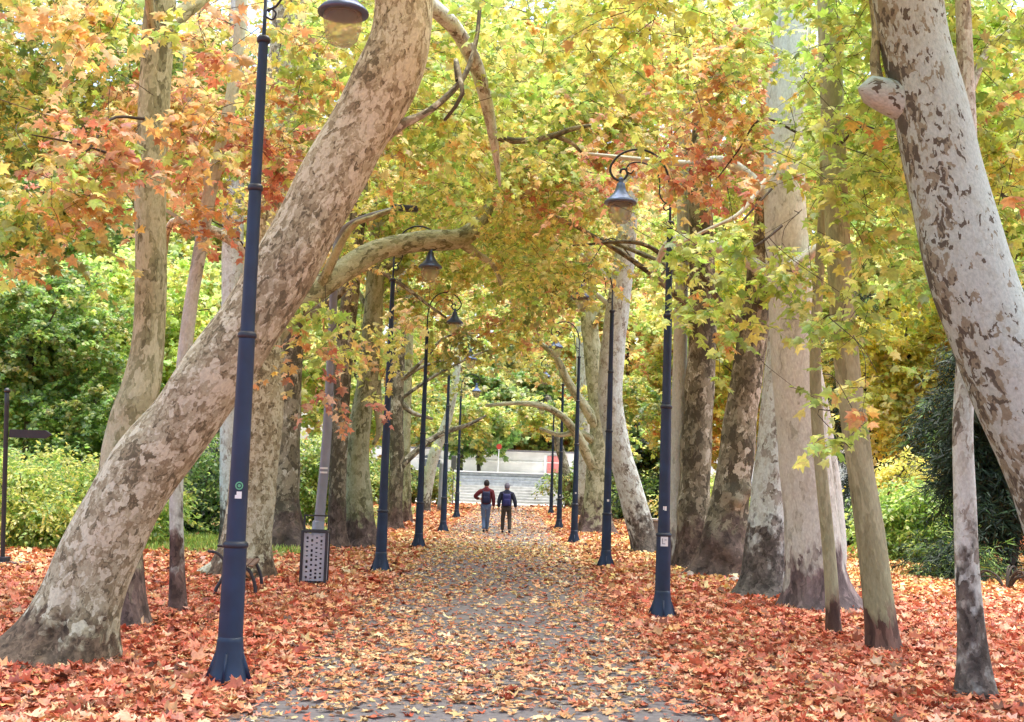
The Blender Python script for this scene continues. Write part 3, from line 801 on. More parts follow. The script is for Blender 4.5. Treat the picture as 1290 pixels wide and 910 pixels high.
# near crowns overhead, above the frame, added to shade the trunks and ground
for key, c, r, n in (('L1', (-1.5, 8.5, 8.6), (5, 5, 1.6), 34), ('R1', (3.8, 8.0, 8.6), (4.5, 5, 1.6), 32), ('L2', (-6.5, 11, 9.5), (4, 4, 1.5), 16)):
    lv = TREES[key]['lv']
    cs = ellipsoid(c, r, n, lv.rg); q = proj(cs)
    cs = cs[(q[:, 1] < -40) | (cs[:, 1] < 1)]
    lv.clumps(cs, 1.0, 14, 16, .13, T_MID, own='yellow', twigs=True)
crown('L2', (-6.8, 17.5, 7.6), (3, 3, 2.2), 26, T_NEAR, .16, own='lime')
crown('R2', (8.2, 16.5, 7.0), (2, 2.5, 2.4), 24, T_NEAR, .16, own='lime')
crown('L5', (-2, 33, 11), (5, 5, 3.5), 26, T_MID, .19, own='yellow')

# drooping sprays that hang in front of trunks: (tree, px, py, Y, sprays, palette, radius)
HANG = [
    ('R1', 1090, 490, 10.9, 2, 'lime', .12), ('R1', 1082, 530, 10.9, 2, 'lime', .12), ('R1', 1072, 566, 10.9, 2, 'lime', .1), ('R1', 1105, 470, 11, 2, 'lime', .12),
    ('R3', 1060, 150, 12.6, 5, 'lime', .3), ('R3', 1085, 200, 12.8, 5, 'lime', .3), ('R3', 1050, 235, 12.8, 4, 'lime', .25), ('R3', 1105, 268, 12.6, 7, 'lime', .35), ('R3', 1112, 240, 12.6, 5, 'lime', .3),
    ('R3', 1085, 300, 12.8, 6, 'lime', .3), ('R3', 1100, 345, 12.4, 6, 'lime', .3), ('R3', 1075, 380, 12.6, 4, 'lime', .25), ('R3', 1060, 410, 12.6, 3, 'lime', .2), ('R3', 1085, 420, 12.6, 3, 'lime', .2),
    ('R3b', 1000, 380, 13.8, 4, 'lime', .3), ('R3b', 985, 330, 13.6, 5, 'lime', .35), ('R3b', 955, 300, 14, 6, 'lime', .4), ('R3b', 930, 340, 14, 6, 'lime', .4), ('R3b', 905, 300, 14.4, 6, 'lime', .4),
    ('R3b', 880, 340, 14.6, 5, 'lime', .35), ('R3b', 870, 390, 14.8, 4, 'lime', .3), ('R3b', 940, 400, 14, 4, 'lime', .3), ('R3b', 960, 360, 14, 4, 'lime', .3), ('R3b', 895, 410, 14.6, 3, 'lime', .25), ('R3b', 1000, 488, 13.6, 1, 'lime', .1), ('R3b', 905, 480, 14.4, 1, 'lime', .1),
    ('R3b', 1010, 290, 13.6, 4, 'yellow', .3), ('R3b', 960, 240, 14, 3, 'orange', .3), ('R3b', 990, 200, 14, 3, 'lime', .3), ('R3b', 850, 300, 15, 5, 'lime', .35), ('R3b', 835, 345, 15, 3, 'lime', .3),
    ('R4', 870, 190, 16, 8, 'red', .45), ('R4', 900, 205, 16, 6, 'red', .4), ('R4', 845, 215, 16, 5, 'orange', .35), ('R4', 930, 180, 16, 5, 'orange', .4), ('R4', 910, 150, 16, 6, 'gold', .45), ('R4', 920, 100, 16, 6, 'orange', .45), ('R4', 900, 50, 15, 7, 'yellow', .45), ('R4', 940, 40, 15, 6, 'lime', .4),
    ('R4', 750, 215, 19, 7, 'red', .45), ('R4', 735, 235, 19, 5, 'orange', .4), ('R4', 775, 175, 19, 4, 'orange', .4),
    ('L2', 15, 235, 12.6, 9, 'red', .4), ('L2', 60, 222, 12.6, 9, 'red', .4), ('L2', 105, 222, 12.7, 9, 'red', .4), ('L2', 145, 205, 12.8, 8, 'orange', .4), ('L2', 100, 160, 13, 6, 'orange', .35), ('L2', 135, 175, 12.9, 8, 'orange', .4),
    ('L2', 165, 130, 15.2, 6, 'orange', .35), ('L2', 175, 175, 15.2, 5, 'orange', .35), ('L2', 215, 210, 15.2, 7, 'orange', .35), ('L2', 245, 185, 13.4, 7, 'orange', .35), ('L2', 230, 150, 13.4, 5, 'gold', .35), ('L2', 30, 270, 12.6, 7, 'orange', .4), ('L2', 80, 265, 12.7, 6, 'gold', .4),
    ('L2', 20, 25, 12, 6, 'pale', .35), ('L2', 60, 18, 12, 7, 'pale', .35), ('L2', 105, 20, 12, 7, 'pale', .35), ('L2', 150, 15, 15.2, 5, 'pale', .35), ('L2', 120, 60, 12, 3, 'pale', .25), ('L2', 235, 20, 12.5, 4, 'pale', .3), ('L2', 260, 60, 12.6, 4, 'gold', .3), ('L2', 180, 115, 15.2, 2, 'pale', .2),
    ('L2', 60, 300, 13, 6, 'olive', .4), ('L2', 20, 330, 13, 6, 'gold', .4), ('L2', 110, 250, 13, 5, 'orange', .4), ('L2', 265, 90, 13, 4, 'orange', .3), ('L3', 275, 130, 14.6, 4, 'pale', .3),
    ('L3', 335, 190, 15, 6, 'red', .4), ('L3', 345, 230, 15.4, 5, 'red', .35), ('L3', 340, 130, 15.4, 5, 'orange', .4), ('L3', 370, 60, 15, 5, 'pale', .4), ('L3', 385, 100, 15.4, 5, 'pale', .4), ('L3', 345, 85, 15.4, 3, 'orange', .3), ('L3', 260, 270, 15, 4, 'gold', .35), ('L3', 220, 290, 15, 3, 'orange', .3), ('L3', 300, 250, 16, 4, 'red', .3),
    ('L4', 400, 485, 18, 3, 'red', .25), ('L4', 415, 498, 18, 2, 'orange', .2), ('L4', 470, 510, 19, 2, 'red', .12), ('L4', 385, 455, 18, 3, 'orange', .3), ('L4', 375, 405, 18, 4, 'lime', .35), ('L4', 415, 402, 18, 5, 'lime', .35), ('L4', 455, 415, 19, 5, 'yellow', .4), ('L4', 435, 440, 19, 4, 'yellow', .35),
    ('L4', 400, 425, 18.5, 4, 'lime', .3), ('L4', 410, 375, 18, 3, 'orange', .3), ('L4', 490, 430, 20, 5, 'yellow', .4), ('L4', 520, 400, 21, 5, 'pale', .4), ('L4', 460, 455, 19.5, 2, 'lime', .25),
    ('R2', 1250, 150, 11.6, 5, 'lime', .3), ('R2', 1270, 230, 11.8, 5, 'lime', .3), ('R2', 1260, 300, 12, 5, 'lime', .3), ('R2', 1285, 100, 11.6, 5, 'lime', .3), ('R2', 1240, 60, 11.8, 4, 'yellow', .3), ('R2', 1245, 250, 12, 3, 'orange', .25), ('R2', 1280, 330, 12, 4, 'lime', .3), ('R2', 1240, 200, 12, 3, 'yellow', .3),
    ('L1', 700, 210, 15.5, 3, 'lime', .35), ('L1', 650, 100, 15, 5, 'lime', .5), ('L1', 690, 110, 15.5, 6, 'lime', .5), ('L1', 660, 30, 15, 6, 'yellow', .5), ('L1', 570, 180, 14.5, 4, 'yellow', .4), ('L1', 720, 40, 15.5, 6, 'yellow', .5), ('L1', 590, 20, 14.6, 4, 'yellow', .4),
]
for i, (k, px, py, Y, n, pal, rad) in enumerate(HANG):
    c = at(px, py, Y); lv = TREES[k]['lv']
    o = c + unit(lv.rg.normal(0, 1, (n, 3))) * rad * lv.rg.random((n, 1)) ** .5
    d = lv.rg.normal(0, 1, (n, 3)) * np.array([1, .8, .35]) + np.array([0, 0, -.15])
    if k == 'L2' and pal in ('orange', 'red') and lv.rg.random() < .3: pal = str(lv.rg.choice(['yellow', 'olive', 'pale', 'lime']))
    mix = np.where(lv.rg.random(n) < (.34 if k == 'L2' else .22), lv.rg.choice(['yellow', 'gold', 'lime'], n), pal)
    near = Y < 18
    lv.sprays(o, d, lv.rg.uniform(.3, .6, n) * (1 if near else 1.3), 12, .115 if near else .12, mix, T_NEAR, droop=.5, twr=.004)
    # the thin branch that carries them
    up = c + np.array([lv.rg.normal(0, .55), lv.rg.uniform(.2, .6), lv.rg.uniform(.35, .8)])
    mid = (c + up) / 2 + lv.rg.normal(0, .12, 3)
    lv.twig(catmull(np.array([up, mid, c]), 7), .0055, .003)
# a few bare dark branches sweeping between the leaves on the right
for k, pts in (('R4', [(975, 235, 17.5), (950, 262, 17), (925, 290, 16.6), (890, 318, 16.2), (860, 330, 16)]), ('R4', [(985, 285, 17.5), (960, 305, 17), (935, 320, 16.7), (890, 360, 16)]), ('R4', [(1010, 170, 16.5), (960, 150, 16.2), (930, 190, 16), (900, 230, 15.8)]),
               ('L4', [(330, 360, 20), (300, 300, 19), (250, 270, 18)]), ('R9', [(720, 300, 28), (690, 320, 27.5), (660, 318, 27), (620, 300, 26.5)]), ('R3', [(1060, 180, 14), (1085, 160, 13.6), (1110, 165, 13.2)]),
               ('L2', [(185, 220, 14), (140, 195, 13.4), (90, 180, 13), (40, 170, 12.7)]), ('L2', [(183, 150, 14), (140, 150, 13.4), (110, 190, 13), (60, 215, 12.7)]), ('R9', [(800, 330, 30), (770, 300, 28), (745, 330, 27), (725, 360, 26)])):
    lv = TREES[k]['lv']
    lv.twig(catmull(np.array([at(*p) for p in pts]), 14), .022, .008, 6)

for k, t in TREES.items():
    t['lv'].build('crown', M['leaf'], t['root'], t['b'])

# ------------------------------------------------------------------ trees and shrubs of the park behind
def bg_tree(name, px, Y, z0, z1, rx, pal, n, label, leaf=.24, tpl=T_MID, ns=9, K=12, ry=None, group='trees of the park behind the avenue', cat='tree', mat='leaf', rad=None, seed=0, trunk_r=.16, X=None, shape=0, droop=.35, zb=0.0):
    x = X if X is not None else at(px, 605 + (px - 645) * .033, Y)[0]
    b = np.array([x, Y, zb])
    root = empty(name, b, label=label, cat=cat, group=group)
    rg = np.random.default_rng(seed + 900)
    lv = Leaves(seed + 901)
    cz = (z0 + z1) / 2; rz = (z1 - z0) / 2
    cs = ellipsoid((x, Y, cz), (rx, ry or rx * .8, rz), n, rg)
    if shape:                      # conical: narrower to the top
        f = (cs[:, 2] - z0) / (z1 - z0)
        cs[:, 0] = x + (cs[:, 0] - x) * (1.25 - f) * 1.15; cs[:, 1] = Y + (cs[:, 1] - Y) * (1.25 - f) * 1.15
    cs = cs[cs[:, 2] > zb + .15]
    lv.clumps(cs, rad or rx * .22, ns, K, leaf, tpl, pal=pal, L=(.5, 1.2), twigs=False, jit=.24, droop=droop)
    H = z0 + (z1 - z0) * .8
    pts = np.array([[0, 0, -.2], [rg.normal(0, .1), rg.normal(0, .1), H * .35], [rg.normal(0, .3), rg.normal(0, .2), H * .7], [rg.normal(0, .4), rg.normal(0, .3), H]])
    if H > 2.5:
        S = catmull(np.hstack([pts, np.array([[trunk_r * 1.15], [trunk_r], [trunk_r * .7], [trunk_r * .25]])]), 24)
        V, fs, bc = tube_np(S[:, :3], S[:, 3], 10, rough=.05, flare=.3, seed=seed)
        mesh_np('trunk', V, fs, M['bgtrunk'], root, smooth=True)
        for k in range(5):
            a = rg.uniform(0, 6.28); f = rg.uniform(.35, .85); p = S[int(f * 23), :3]
            e = p + np.array([math.cos(a) * rx * .7, math.sin(a) * rx * .6, rg.uniform(.1, .3) * (z1 - z0)])
            lv.twig(catmull(np.array([p, (p + e) / 2 + [0, 0, .2], e]) + b, 8), trunk_r * .4, .02, 6)
    else:
        for k in range(7):
            a = rg.uniform(0, 6.28)
            lv.twig(catmull(np.array([b + [math.cos(a) * .15, math.sin(a) * .15, -.05], b + [math.cos(a) * rx * .3, math.sin(a) * rx * .3, z1 * .4], b + [math.cos(a) * rx * .6, math.sin(a) * rx * .6, z1 * .75]]), 8), .025, .008, 5)
    lv.build('crown' if cat != 'shrub' else 'foliage', M[mat], root, b, M['bgtrunk'])
    return root


bg_tree('broadleaf_tree', 30, 36, 2.2, 8.2, 3.4, ['green', 'green', 'shrub', 'olive'], 120, 'dense dark green tree behind the fingerpost at the left edge', seed=1, leaf=.13, K=22)
bg_tree('broadleaf_tree', 60, 46, 8, 17, 5, ['green', 'olive', 'lime'], 110, 'tall olive green tree high above the left edge', seed=2)
bg_tree('broadleaf_tree', 165, 40, 3.6, 9.4, 3.2, ['yellow', 'lime', 'lime'], 80, 'yellow lime tree with bare lower stem, left of the leaning trunk', seed=3, leaf=.2)
bg_tree('broadleaf_tree', 255, 50, 2, 12, 4.4, ['lime', 'yellow', 'olive'], 120, 'yellow olive tree seen between the slender young trunk and the lamp post', seed=4)
bg_tree('broadleaf_tree', -90, 42, 2, 15, 5, ['green', 'olive'], 90, 'large green tree just beyond the left edge', seed=5)
bg_tree('broadleaf_tree', 340, 60, 2, 20, 5.5, ['yellow', 'lime', 'olive'], 130, 'tall yellowing tree behind the dark knobbly plane on the left', seed=6, leaf=.28)
bg_tree('broadleaf_tree', 170, 62, 6, 24, 7, ['olive', 'yellow', 'gold'], 140, 'tallest olive gold tree behind the upright plane on the left', seed=7, leaf=.3)
bg_tree('broadleaf_tree', 440, 84, 3, 26, 7.5, ['yellow', 'lime', 'gold'], 150, 'distant yellow tree behind the second left lamp post', seed=8, leaf=.36)
bg_tree('broadleaf_tree', 110, 36, 1.2, 4.6, 2.2, ['green', 'shrub'], 60, 'small soft green tree behind the yellow shrub and the leaning trunk', seed=9, leaf=.12, K=20)
bg_tree('broadleaf_tree', 245, 38, .4, 3.8, 2.2, ['green', 'green', 'dark'], 60, 'low dark green bushy tree behind the slender young trunk', seed=10, leaf=.12, K=20)
bg_tree('broadleaf_tree', 1142, 44, 2.6, 9.4, 2.0, ['bright', 'bright', 'yellow'], 90, 'bright yellow tree glowing between the olive trunk and the huge leaning one', seed=11, leaf=.2)
bg_tree('broadleaf_tree', 1270, 42, 7, 17, 5, ['lime', 'lime', 'yellow'], 110, 'lime tree high at the right edge behind the huge leaning trunk', seed=12, leaf=.24)
bg_tree('broadleaf_tree', 875, 62, 3, 13, 4.2, ['gold', 'yellow', 'yellow', 'lime'], 110, 'golden yellow tree between the two dark plane trunks on the right', seed=13, leaf=.26)
bg_tree('broadleaf_tree', 960, 56, 4, 17, 5, ['yellow', 'bright', 'lime'], 110, 'yellow lime tree behind the burled dark plane on the right', seed=14, leaf=.26)
bg_tree('broadleaf_tree', 1075, 60, 5, 22, 6, ['lime', 'yellow', 'olive'], 130, 'tall lime tree behind the olive grey trunk on the right', seed=15, leaf=.3)
bg_tree('broadleaf_tree', 808, 78, .6, 7, 3, ['green', 'dark', 'olive'], 60, 'far green tree right of the slanting pale plane', seed=16, leaf=.28)
bg_tree('broadleaf_tree', 790, 90, 5, 26, 7.5, ['yellow', 'gold', 'lime'], 150, 'distant tall golden tree behind the second right lamp post', seed=17, leaf=.38)
bg_tree('broadleaf_tree', 1190, 62, 6, 24, 7, ['yellow', 'lime', 'olive'], 130, 'tall yellowing tree behind the huge leaning trunk', seed=18, leaf=.3)
bg_tree('broadleaf_tree', 1400, 44, 3, 15, 5, ['lime', 'olive', 'yellow'], 80, 'yellow green tree beyond the right edge', seed=19)
CG = 'dark conifers on the right'
bg_tree('conifer_tree', 1268, 28, .5, 6.0, 1.75, ['dark'], 150, 'nearest blackish green conifer behind the thin front trunk at the right edge', seed=21, leaf=.19, tpl=T_NEEDLE, K=40, cat='conifer', group=CG, mat='needle', shape=0, droop=.6)
bg_tree('conifer_tree', 1215, 39, .3, 6.2, 1.7, ['dark', 'dark', 'dark', 'green'], 130, 'middle dark conifer behind the bright green shrub', seed=22, leaf=.19, tpl=T_NEEDLE, K=40, cat='conifer', group=CG, mat='needle', shape=0, droop=.6)
bg_tree('conifer_tree', 1092, 48, .3, 10, 1.3, ['dark'], 130, 'farthest dark conifer beside the olive grey trunk', seed=23, leaf=.19, tpl=T_NEEDLE, K=40, cat='conifer', group=CG, mat='needle', shape=0, droop=.6)
bg_tree('conifer_tree', 1360, 32, .3, 9, 3, ['dark'], 120, 'dark conifer beyond the right edge', seed=24, leaf=.19, tpl=T_NEEDLE, K=40, cat='conifer', group=CG, mat='needle', shape=0, droop=.6)
SG = 'shrubs behind the avenue'
bg_tree('shrub', 40, 27.5, 0, 2.2, 2.6, ['yshrub', 'yshrub', 'shrub'], 110, 'broad yellow green shrub behind the fingerpost', seed=31, leaf=.11, tpl=T_OVAL, K=18, ns=12, cat='shrub', group=SG, ry=1.4, rad=.45)
bg_tree('shrub', 135, 29, 0, 1.9, 1.9, ['yshrub', 'shrub', 'shrub'], 70, 'yellow green shrub half hidden by the leaning plane tree', seed=32, leaf=.11, tpl=T_OVAL, K=18, ns=12, cat='shrub', group=SG, ry=1.2, rad=.4)
bg_tree('shrub', -60, 28, 0, 2.4, 2.4, ['yshrub', 'shrub'], 50, 'green shrub cut by the left edge', seed=33, leaf=.12, tpl=T_OVAL, K=16, ns=10, cat='shrub', group=SG, rad=.45)
bg_tree('shrub', 250, 34, 0, 2.6, 2.6, ['green', 'green', 'dark'], 90, 'dark green hedge-like shrub behind the slender young trunk', seed=34, leaf=.12, tpl=T_OVAL, K=18, ns=12, cat='shrub', group=SG, ry=1.2, rad=.45)
bg_tree('shrub', 400, 44, 0, 3.4, 2.4, ['lime', 'green', 'olive'], 60, 'yellow green shrub seen between the dark plane and the grey street light', seed=35, leaf=.16, tpl=T_OVAL, K=16, ns=12, cat='shrub', group=SG, ry=1.4, rad=.5)
bg_tree('shrub', 1150, 33, .05, 2.2, 1.35, ['shrub', 'shrub', 'lime'], 90, 'rounded bright green shrub between the olive trunk and the thin front trunk', seed=36, leaf=.13, tpl=T_OVAL, K=18, ns=12, cat='shrub', group=SG, ry=1.1, rad=.35, droop=.55)
bg_tree('shrub', 1142, 36.5, 1.6, 3.1, .7, ['bright', 'yellow'], 22, 'small yellow shrub rising behind the rounded bright green one', seed=37, leaf=.12, tpl=T_OVAL, K=16, ns=12, cat='shrub', group=SG, rad=.3)
bg_tree('shrub', 1200, 26.5, .0, .9, .7, ['dark', 'dark', 'green'], 30, 'low dark spreading evergreen shrub left of the thin front trunk', seed=38, leaf=.15, tpl=T_NEEDLE, K=30, ns=12, cat='shrub', group=SG, mat='needle', rad=.3)
bg_tree('shrub', 815, 62, 0, 2.4, 2.0, ['green', 'dark', 'shrub'], 50, 'far green shrub right of the foot of the slanting pale plane', seed=39, leaf=.2, tpl=T_OVAL, K=16, ns=12, cat='shrub', group=SG, rad=.5)
bg_tree('shrub', 905, 46, 0, 2.2, 2.2, ['lime', 'yellow', 'olive'], 55, 'yellowish shrub between the upright dark and the burled plane trunks', seed=40, leaf=.16, tpl=T_OVAL, K=16, ns=12, cat='shrub', group=SG, rad=.5)
bg_tree('shrub', 1100, 40, 0, 2.0, 1.6, ['dark', 'green'], 45, 'dark green shrub behind the olive grey trunk', seed=41, leaf=.14, tpl=T_OVAL, K=16, ns=12, cat='shrub', group=SG, rad=.45)

for q, (px, Y, z1, rx, lb) in enumerate(((520, 84, 3.2, 3.2, 'far green shrub behind the third left lamp post'), (455, 78, 3.0, 3.4, 'far olive shrub behind the second left lamp post'), (395, 72, 2.8, 3.2, 'far shrub behind the grey street light'),
                                        (742, 84, 3.2, 3.0, 'far green shrub behind the third right lamp post'), (860, 74, 3.0, 3.4, 'far olive shrub behind the nearest right lamp post'))):
    bg_tree('shrub', px, Y, 0, z1, rx, ['green', 'olive', 'lime'], 44, lb, seed=60 + q, leaf=.24, tpl=T_OVAL, K=16, ns=10, cat='shrub', group=SG, ry=1.2, rad=.6)
# twiggy bare shrub at the right edge
b = ground_at(1268, 744)
bs = empty('bare_shrub', b, label='low leafless shrub of dark arching stems at the right edge', cat='shrub')
rg = np.random.default_rng(77)
for k in range(13):
    a = rg.uniform(0, 6.28); ln = rg.uniform(.5, 1.0)
    q = np.array([[0, 0, -.05], [math.cos(a) * ln * .3, math.sin(a) * .15, ln * .35], [math.cos(a) * ln * .75, math.sin(a) * .3, ln * .45], [math.cos(a) * ln * 1.1, math.sin(a) * .4, ln * rg.uniform(.15, .5)]]) * 1.15
    S = catmull(q, 14)
    V, fs, bc = tube_np(S, np.linspace(.028, .01, 14), 6, rough=.1, seed=k)
    mesh_np('stem', V, fs, M['twig'], bs, smooth=True)

# ------------------------------------------------------------------ ground, path, litter
def ground_mat():
    m, nt, N, L, out = newmat('leafy_ground')
    b = N.new('ShaderNodeBsdfPrincipled'); b.inputs['Roughness'].default_value = .95; b.inputs['Specular IOR Level'].default_value = .1
    tc = N.new('ShaderNodeTexCoord')
    vo = N.new('ShaderNodeTexVoronoi'); vo.inputs['Scale'].default_value = 9
    nz = N.new('ShaderNodeTexNoise'); nz.inputs['Scale'].default_value = 7; nz.inputs['Detail'].default_value = 5
    L.new(tc.outputs['Object'], nz.inputs['Vector'])
    ad = N.new('ShaderNodeVectorMath'); ad.operation = 'MULTIPLY_ADD'; ad.inputs[1].default_value = (.2, .2, .2)
    L.new(nz.outputs['Color'], ad.inputs[0]); L.new(tc.outputs['Object'], ad.inputs[2]); L.new(ad.outputs[0], vo.inputs['Vector'])
    sp = N.new('ShaderNodeSeparateColor'); L.new(vo.outputs['Color'], sp.inputs[0])
    cr = N.new('ShaderNodeValToRGB'); e = cr.color_ramp.elements
    cs = [lin(92, 46, 32), lin(150, 70, 46), lin(186, 96, 62), lin(170, 110, 66), lin(120, 62, 40)]
    e[0].color = (*cs[0], 1); e[1].color = (*cs[4], 1)
    for i, p in enumerate((.25, .5, .75)): x = e.new(p); x.color = (*cs[i + 1], 1)
    L.new(sp.outputs[0], cr.inputs[0])
    L.new(cr.outputs[0], b.inputs['Base Color'])
    bp = N.new('ShaderNodeBump'); bp.inputs['Strength'].default_value = .8; bp.inputs['Distance'].default_value = .03
    L.new(sp.outputs[1], bp.inputs['Height']); L.new(bp.outputs[0], b.inputs['Normal'])
    L.new(b.outputs[0], out.inputs[0])
    return m


def sheet(name, x0, x1, y0, y1, z, mat, nx=2, ny=2):
    xs = np.linspace(x0, x1, nx); ys = np.linspace(y0, y1, ny)
    X, Y = np.meshgrid(xs, ys, indexing='ij')
    V = np.stack([X, Y, np.full_like(X, z)], -1).reshape(-1, 3)
    f = [(i * ny + j, (i + 1) * ny + j, (i + 1) * ny + j + 1, i * ny + j + 1) for i in range(nx - 1) for j in range(ny - 1)]
    return tag(mesh_np(name, V, [np.array(f)], mat), kind='structure')


sheet('ground', -300, 300, -60, 500, 0, ground_mat())
asphalt = simple('worn_asphalt', lin(114, 108, 108), .85, var=.22, vscale=14, bump=.3)
sheet('path', -2.05, 1.75, -20, 90, .004, asphalt)
lawnm = simple('lawn_soil', lin(120, 124, 58), .95, var=.35, vscale=5)
sheet('lawn', -40, -4.6, 26.5, 75, .004, lawnm)

rg = np.random.default_rng(99)


def sines(x, y, k, seed):
    r = np.random.default_rng(seed); v = 0
    for _ in range(7):
        a = r.uniform(0, 6.28); f = k * r.uniform(.6, 1.7)
        v = v + np.sin((x * math.cos(a) + y * math.sin(a)) * f + r.uniform(0, 6.28))
    return v / 7 * 1.6


LIT = {'brown': [((126, 78, 52), 3), ((150, 96, 62), 2), ((98, 62, 46), 2)],
       'red': [((214, 112, 76), 4), ((222, 132, 94), 4), ((228, 152, 112), 3), ((194, 92, 62), 2), ((238, 182, 140), 2.4), ((150, 74, 50), .8), ((220, 160, 96), 1)],
       'rust': [((200, 112, 66), 4), ((214, 140, 84), 4), ((226, 168, 108), 3), ((162, 90, 56), 1.6), ((232, 196, 140), 1.5)],
       'peach': [((220, 168, 112), 4), ((228, 188, 132), 3), ((212, 146, 96), 2.6), ((202, 116, 82), 2.4), ((238, 208, 156), 1.4), ((170, 98, 70), 1)],
       'yellow': [((226, 184, 100), 4), ((234, 204, 132), 3), ((214, 158, 84), 3), ((204, 138, 74), 2), ((240, 218, 156), 1.5)]}
for k, v in LIT.items():
    PAL['lit_' + k] = (np.array([pale_mix(lin(*c), .10) for c, _ in v]), np.array([w for _, w in v], float) / sum(w for _, w in v))


def litter():
    N0 = 880000
    # sample so that the number per picture area stays even: uniform in 1/Y mixed with uniform
    Y = 1 / (1 / 7.5 + rg.random(N0) * (1 / 88.0 - 1 / 7.5))
    # weight back to a density that falls off with distance
    hw = np.minimum(.48 * Y + 1.2, 17)
    X = (rg.random(N0) * 2 - 1) * hw
    # density ~ N0 / (Y^2 * 2 hw * 0.122) ; cap it
    dens = N0 / (Y ** 2 * 2 * hw * (1 / 7.5 - 1 / 88.0))
    target = np.interp(Y, [8, 14, 25, 45, 88], [350, 290, 150, 50, 13])
    keep = np.minimum(1, target / dens)
    onp = (X > -2.05) & (X < 1.75)
    edge = np.minimum(X + 2.05, 1.75 - X)
    nzv = sines(X, Y * .5, 1.4, 3)
    nz2 = sines(X * 1.0, Y * .35, 3.0, 8)
    cov = .40 + .24 * nzv + .10 * nz2 + .8 * np.exp(-np.maximum(edge, 0) / .48)
    cov += .55 * np.exp(-((Y - 31.5) / 3.0) ** 2) + .13 * np.exp(-((Y - 12.4) / 1.8) ** 2) * 2
    cov += .1 * (Y > 37)
    cov *= np.where(Y < 9.9, .45, 1)
    keep *= np.where(onp, np.clip(cov, .05, 1), 1)
    lawn = (X < -4.6) & (Y > 26.5 + .8 * nzv)
    keep *= np.where(lawn, .16, 1)
    keep *= np.where((X < -9) & (Y > 22), .6, 1)
    k = rg.random(N0) < keep
    X, Y, onp, nzv = X[k], Y[k], onp[k], nzv[k]
    n = len(X)
    pal = np.full(n, 'lit_red', dtype=object)
    u = rg.random(n)
    f_rust = np.where(X < 0, np.interp(X, [-9, -4], [.75, .12]) + np.interp(Y, [14, 34], [0, .5]), np.interp(Y, [18, 30], [.05, .8]))
    pal[u < f_rust] = 'lit_rust'
    fy = np.interp(Y, [20, 25, 32], [.0, .45, .6]) * np.where(X > 3.5, 1.5, np.where(np.abs(X) < 3.5, .9, .4))
    fy = np.where(Y > 40, fy * .55, fy)
    u2 = rg.random(n); pal[u2 < fy] = 'lit_yellow'
    pp = onp & (rg.random(n) < np.interp(np.abs(X + .15), [1.2, 1.9], [.8, .25]))
    pal[pp] = 'lit_peach'
    pal[pp & (np.abs(Y - 32) < 4.5) & (rg.random(n) < .6)] = 'lit_yellow'
    pe = (~onp) & (np.abs(X) < 3.2) & (rg.random(n) < .25); pal[pe] = 'lit_peach'
    pal[rg.random(n) < .07] = 'lit_brown'
    C = pick(pal.astype(str), n, rg, .16)
    size = np.clip(.085 * np.exp(rg.normal(0, .36, n)), .03, .2) * np.interp(Y, [8, 30, 88], [1, 1.15, 2.0]) * np.where(onp, .74, 1)
    z = np.where(onp, rg.uniform(.012, .03, n), rg.uniform(.012, .06, n))
    a = rg.uniform(0, 6.28, n)
    ax = np.stack([np.cos(a), np.sin(a), rg.normal(0, .18, n)], 1)
    tilt = np.where(onp, .14, .38)[:, None]
    nr = np.stack([np.zeros(n), np.zeros(n), np.ones(n)], 1) + rg.normal(0, 1, (n, 3)) * tilt
    pos = np.stack([X, Y, z], 1)
    Vs, Fs, Cs = [], [], []; off = 0
    which = rg.integers(0, 6, n) + np.where(Y > 20, 6, 0)
    for i, tpl in enumerate(T_CURL + T_CURL_FAR):
        s = which == i
        if not s.any(): continue
        V, Fc = leaf_verts(pos[s], ax[s], nr[s], size[s], tpl)
        V[:, 2] = np.maximum(V[:, 2], .008)
        Vs.append(V); Fs.append(Fc + off); Cs.append(np.repeat(C[s], len(tpl[0]), 0)); off += len(V)
    o = mesh_np('fallen_leaves', np.vstack(Vs), [np.vstack(Fs)], M['litter'], col=np.vstack(Cs), smooth=True)
    tag(o, 'carpet of fallen red, orange and yellow leaves over the verges and path', 'leaf litter', kind='stuff')
    print('litter', n)


litter()

# grass tufts on the lawn
n = 40000
gx = rg.uniform(-17, -4.6, n); gy = rg.uniform(25.6, 38, n)
kk = sines(gx, gy, .9, 5) + np.interp(gy, [25.6, 28], [-.8, .5]) > 0
gx, gy = gx[kk], gy[kk]; n = len(gx)
a = rg.uniform(0, 6.28, n)
ax = np.stack([np.cos(a) * .5, np.sin(a) * .5, np.ones(n)], 1)
V, Fc = leaf_verts(np.stack([gx, gy, np.full(n, .004)], 1), ax, rg.normal(0, 1, (n, 3)), rg.uniform(.08, .22, n), T_NEEDLE)
gc = pick(rg.choice(['shrub', 'yshrub', 'lime'], n), n, rg, .2)
tag(mesh_np('grass', V, [Fc], M['litter'], col=np.repeat(gc, len(T_NEEDLE[0]), 0)), 'yellow green grass on the lawn behind the left plane trees', 'grass', kind='stuff')

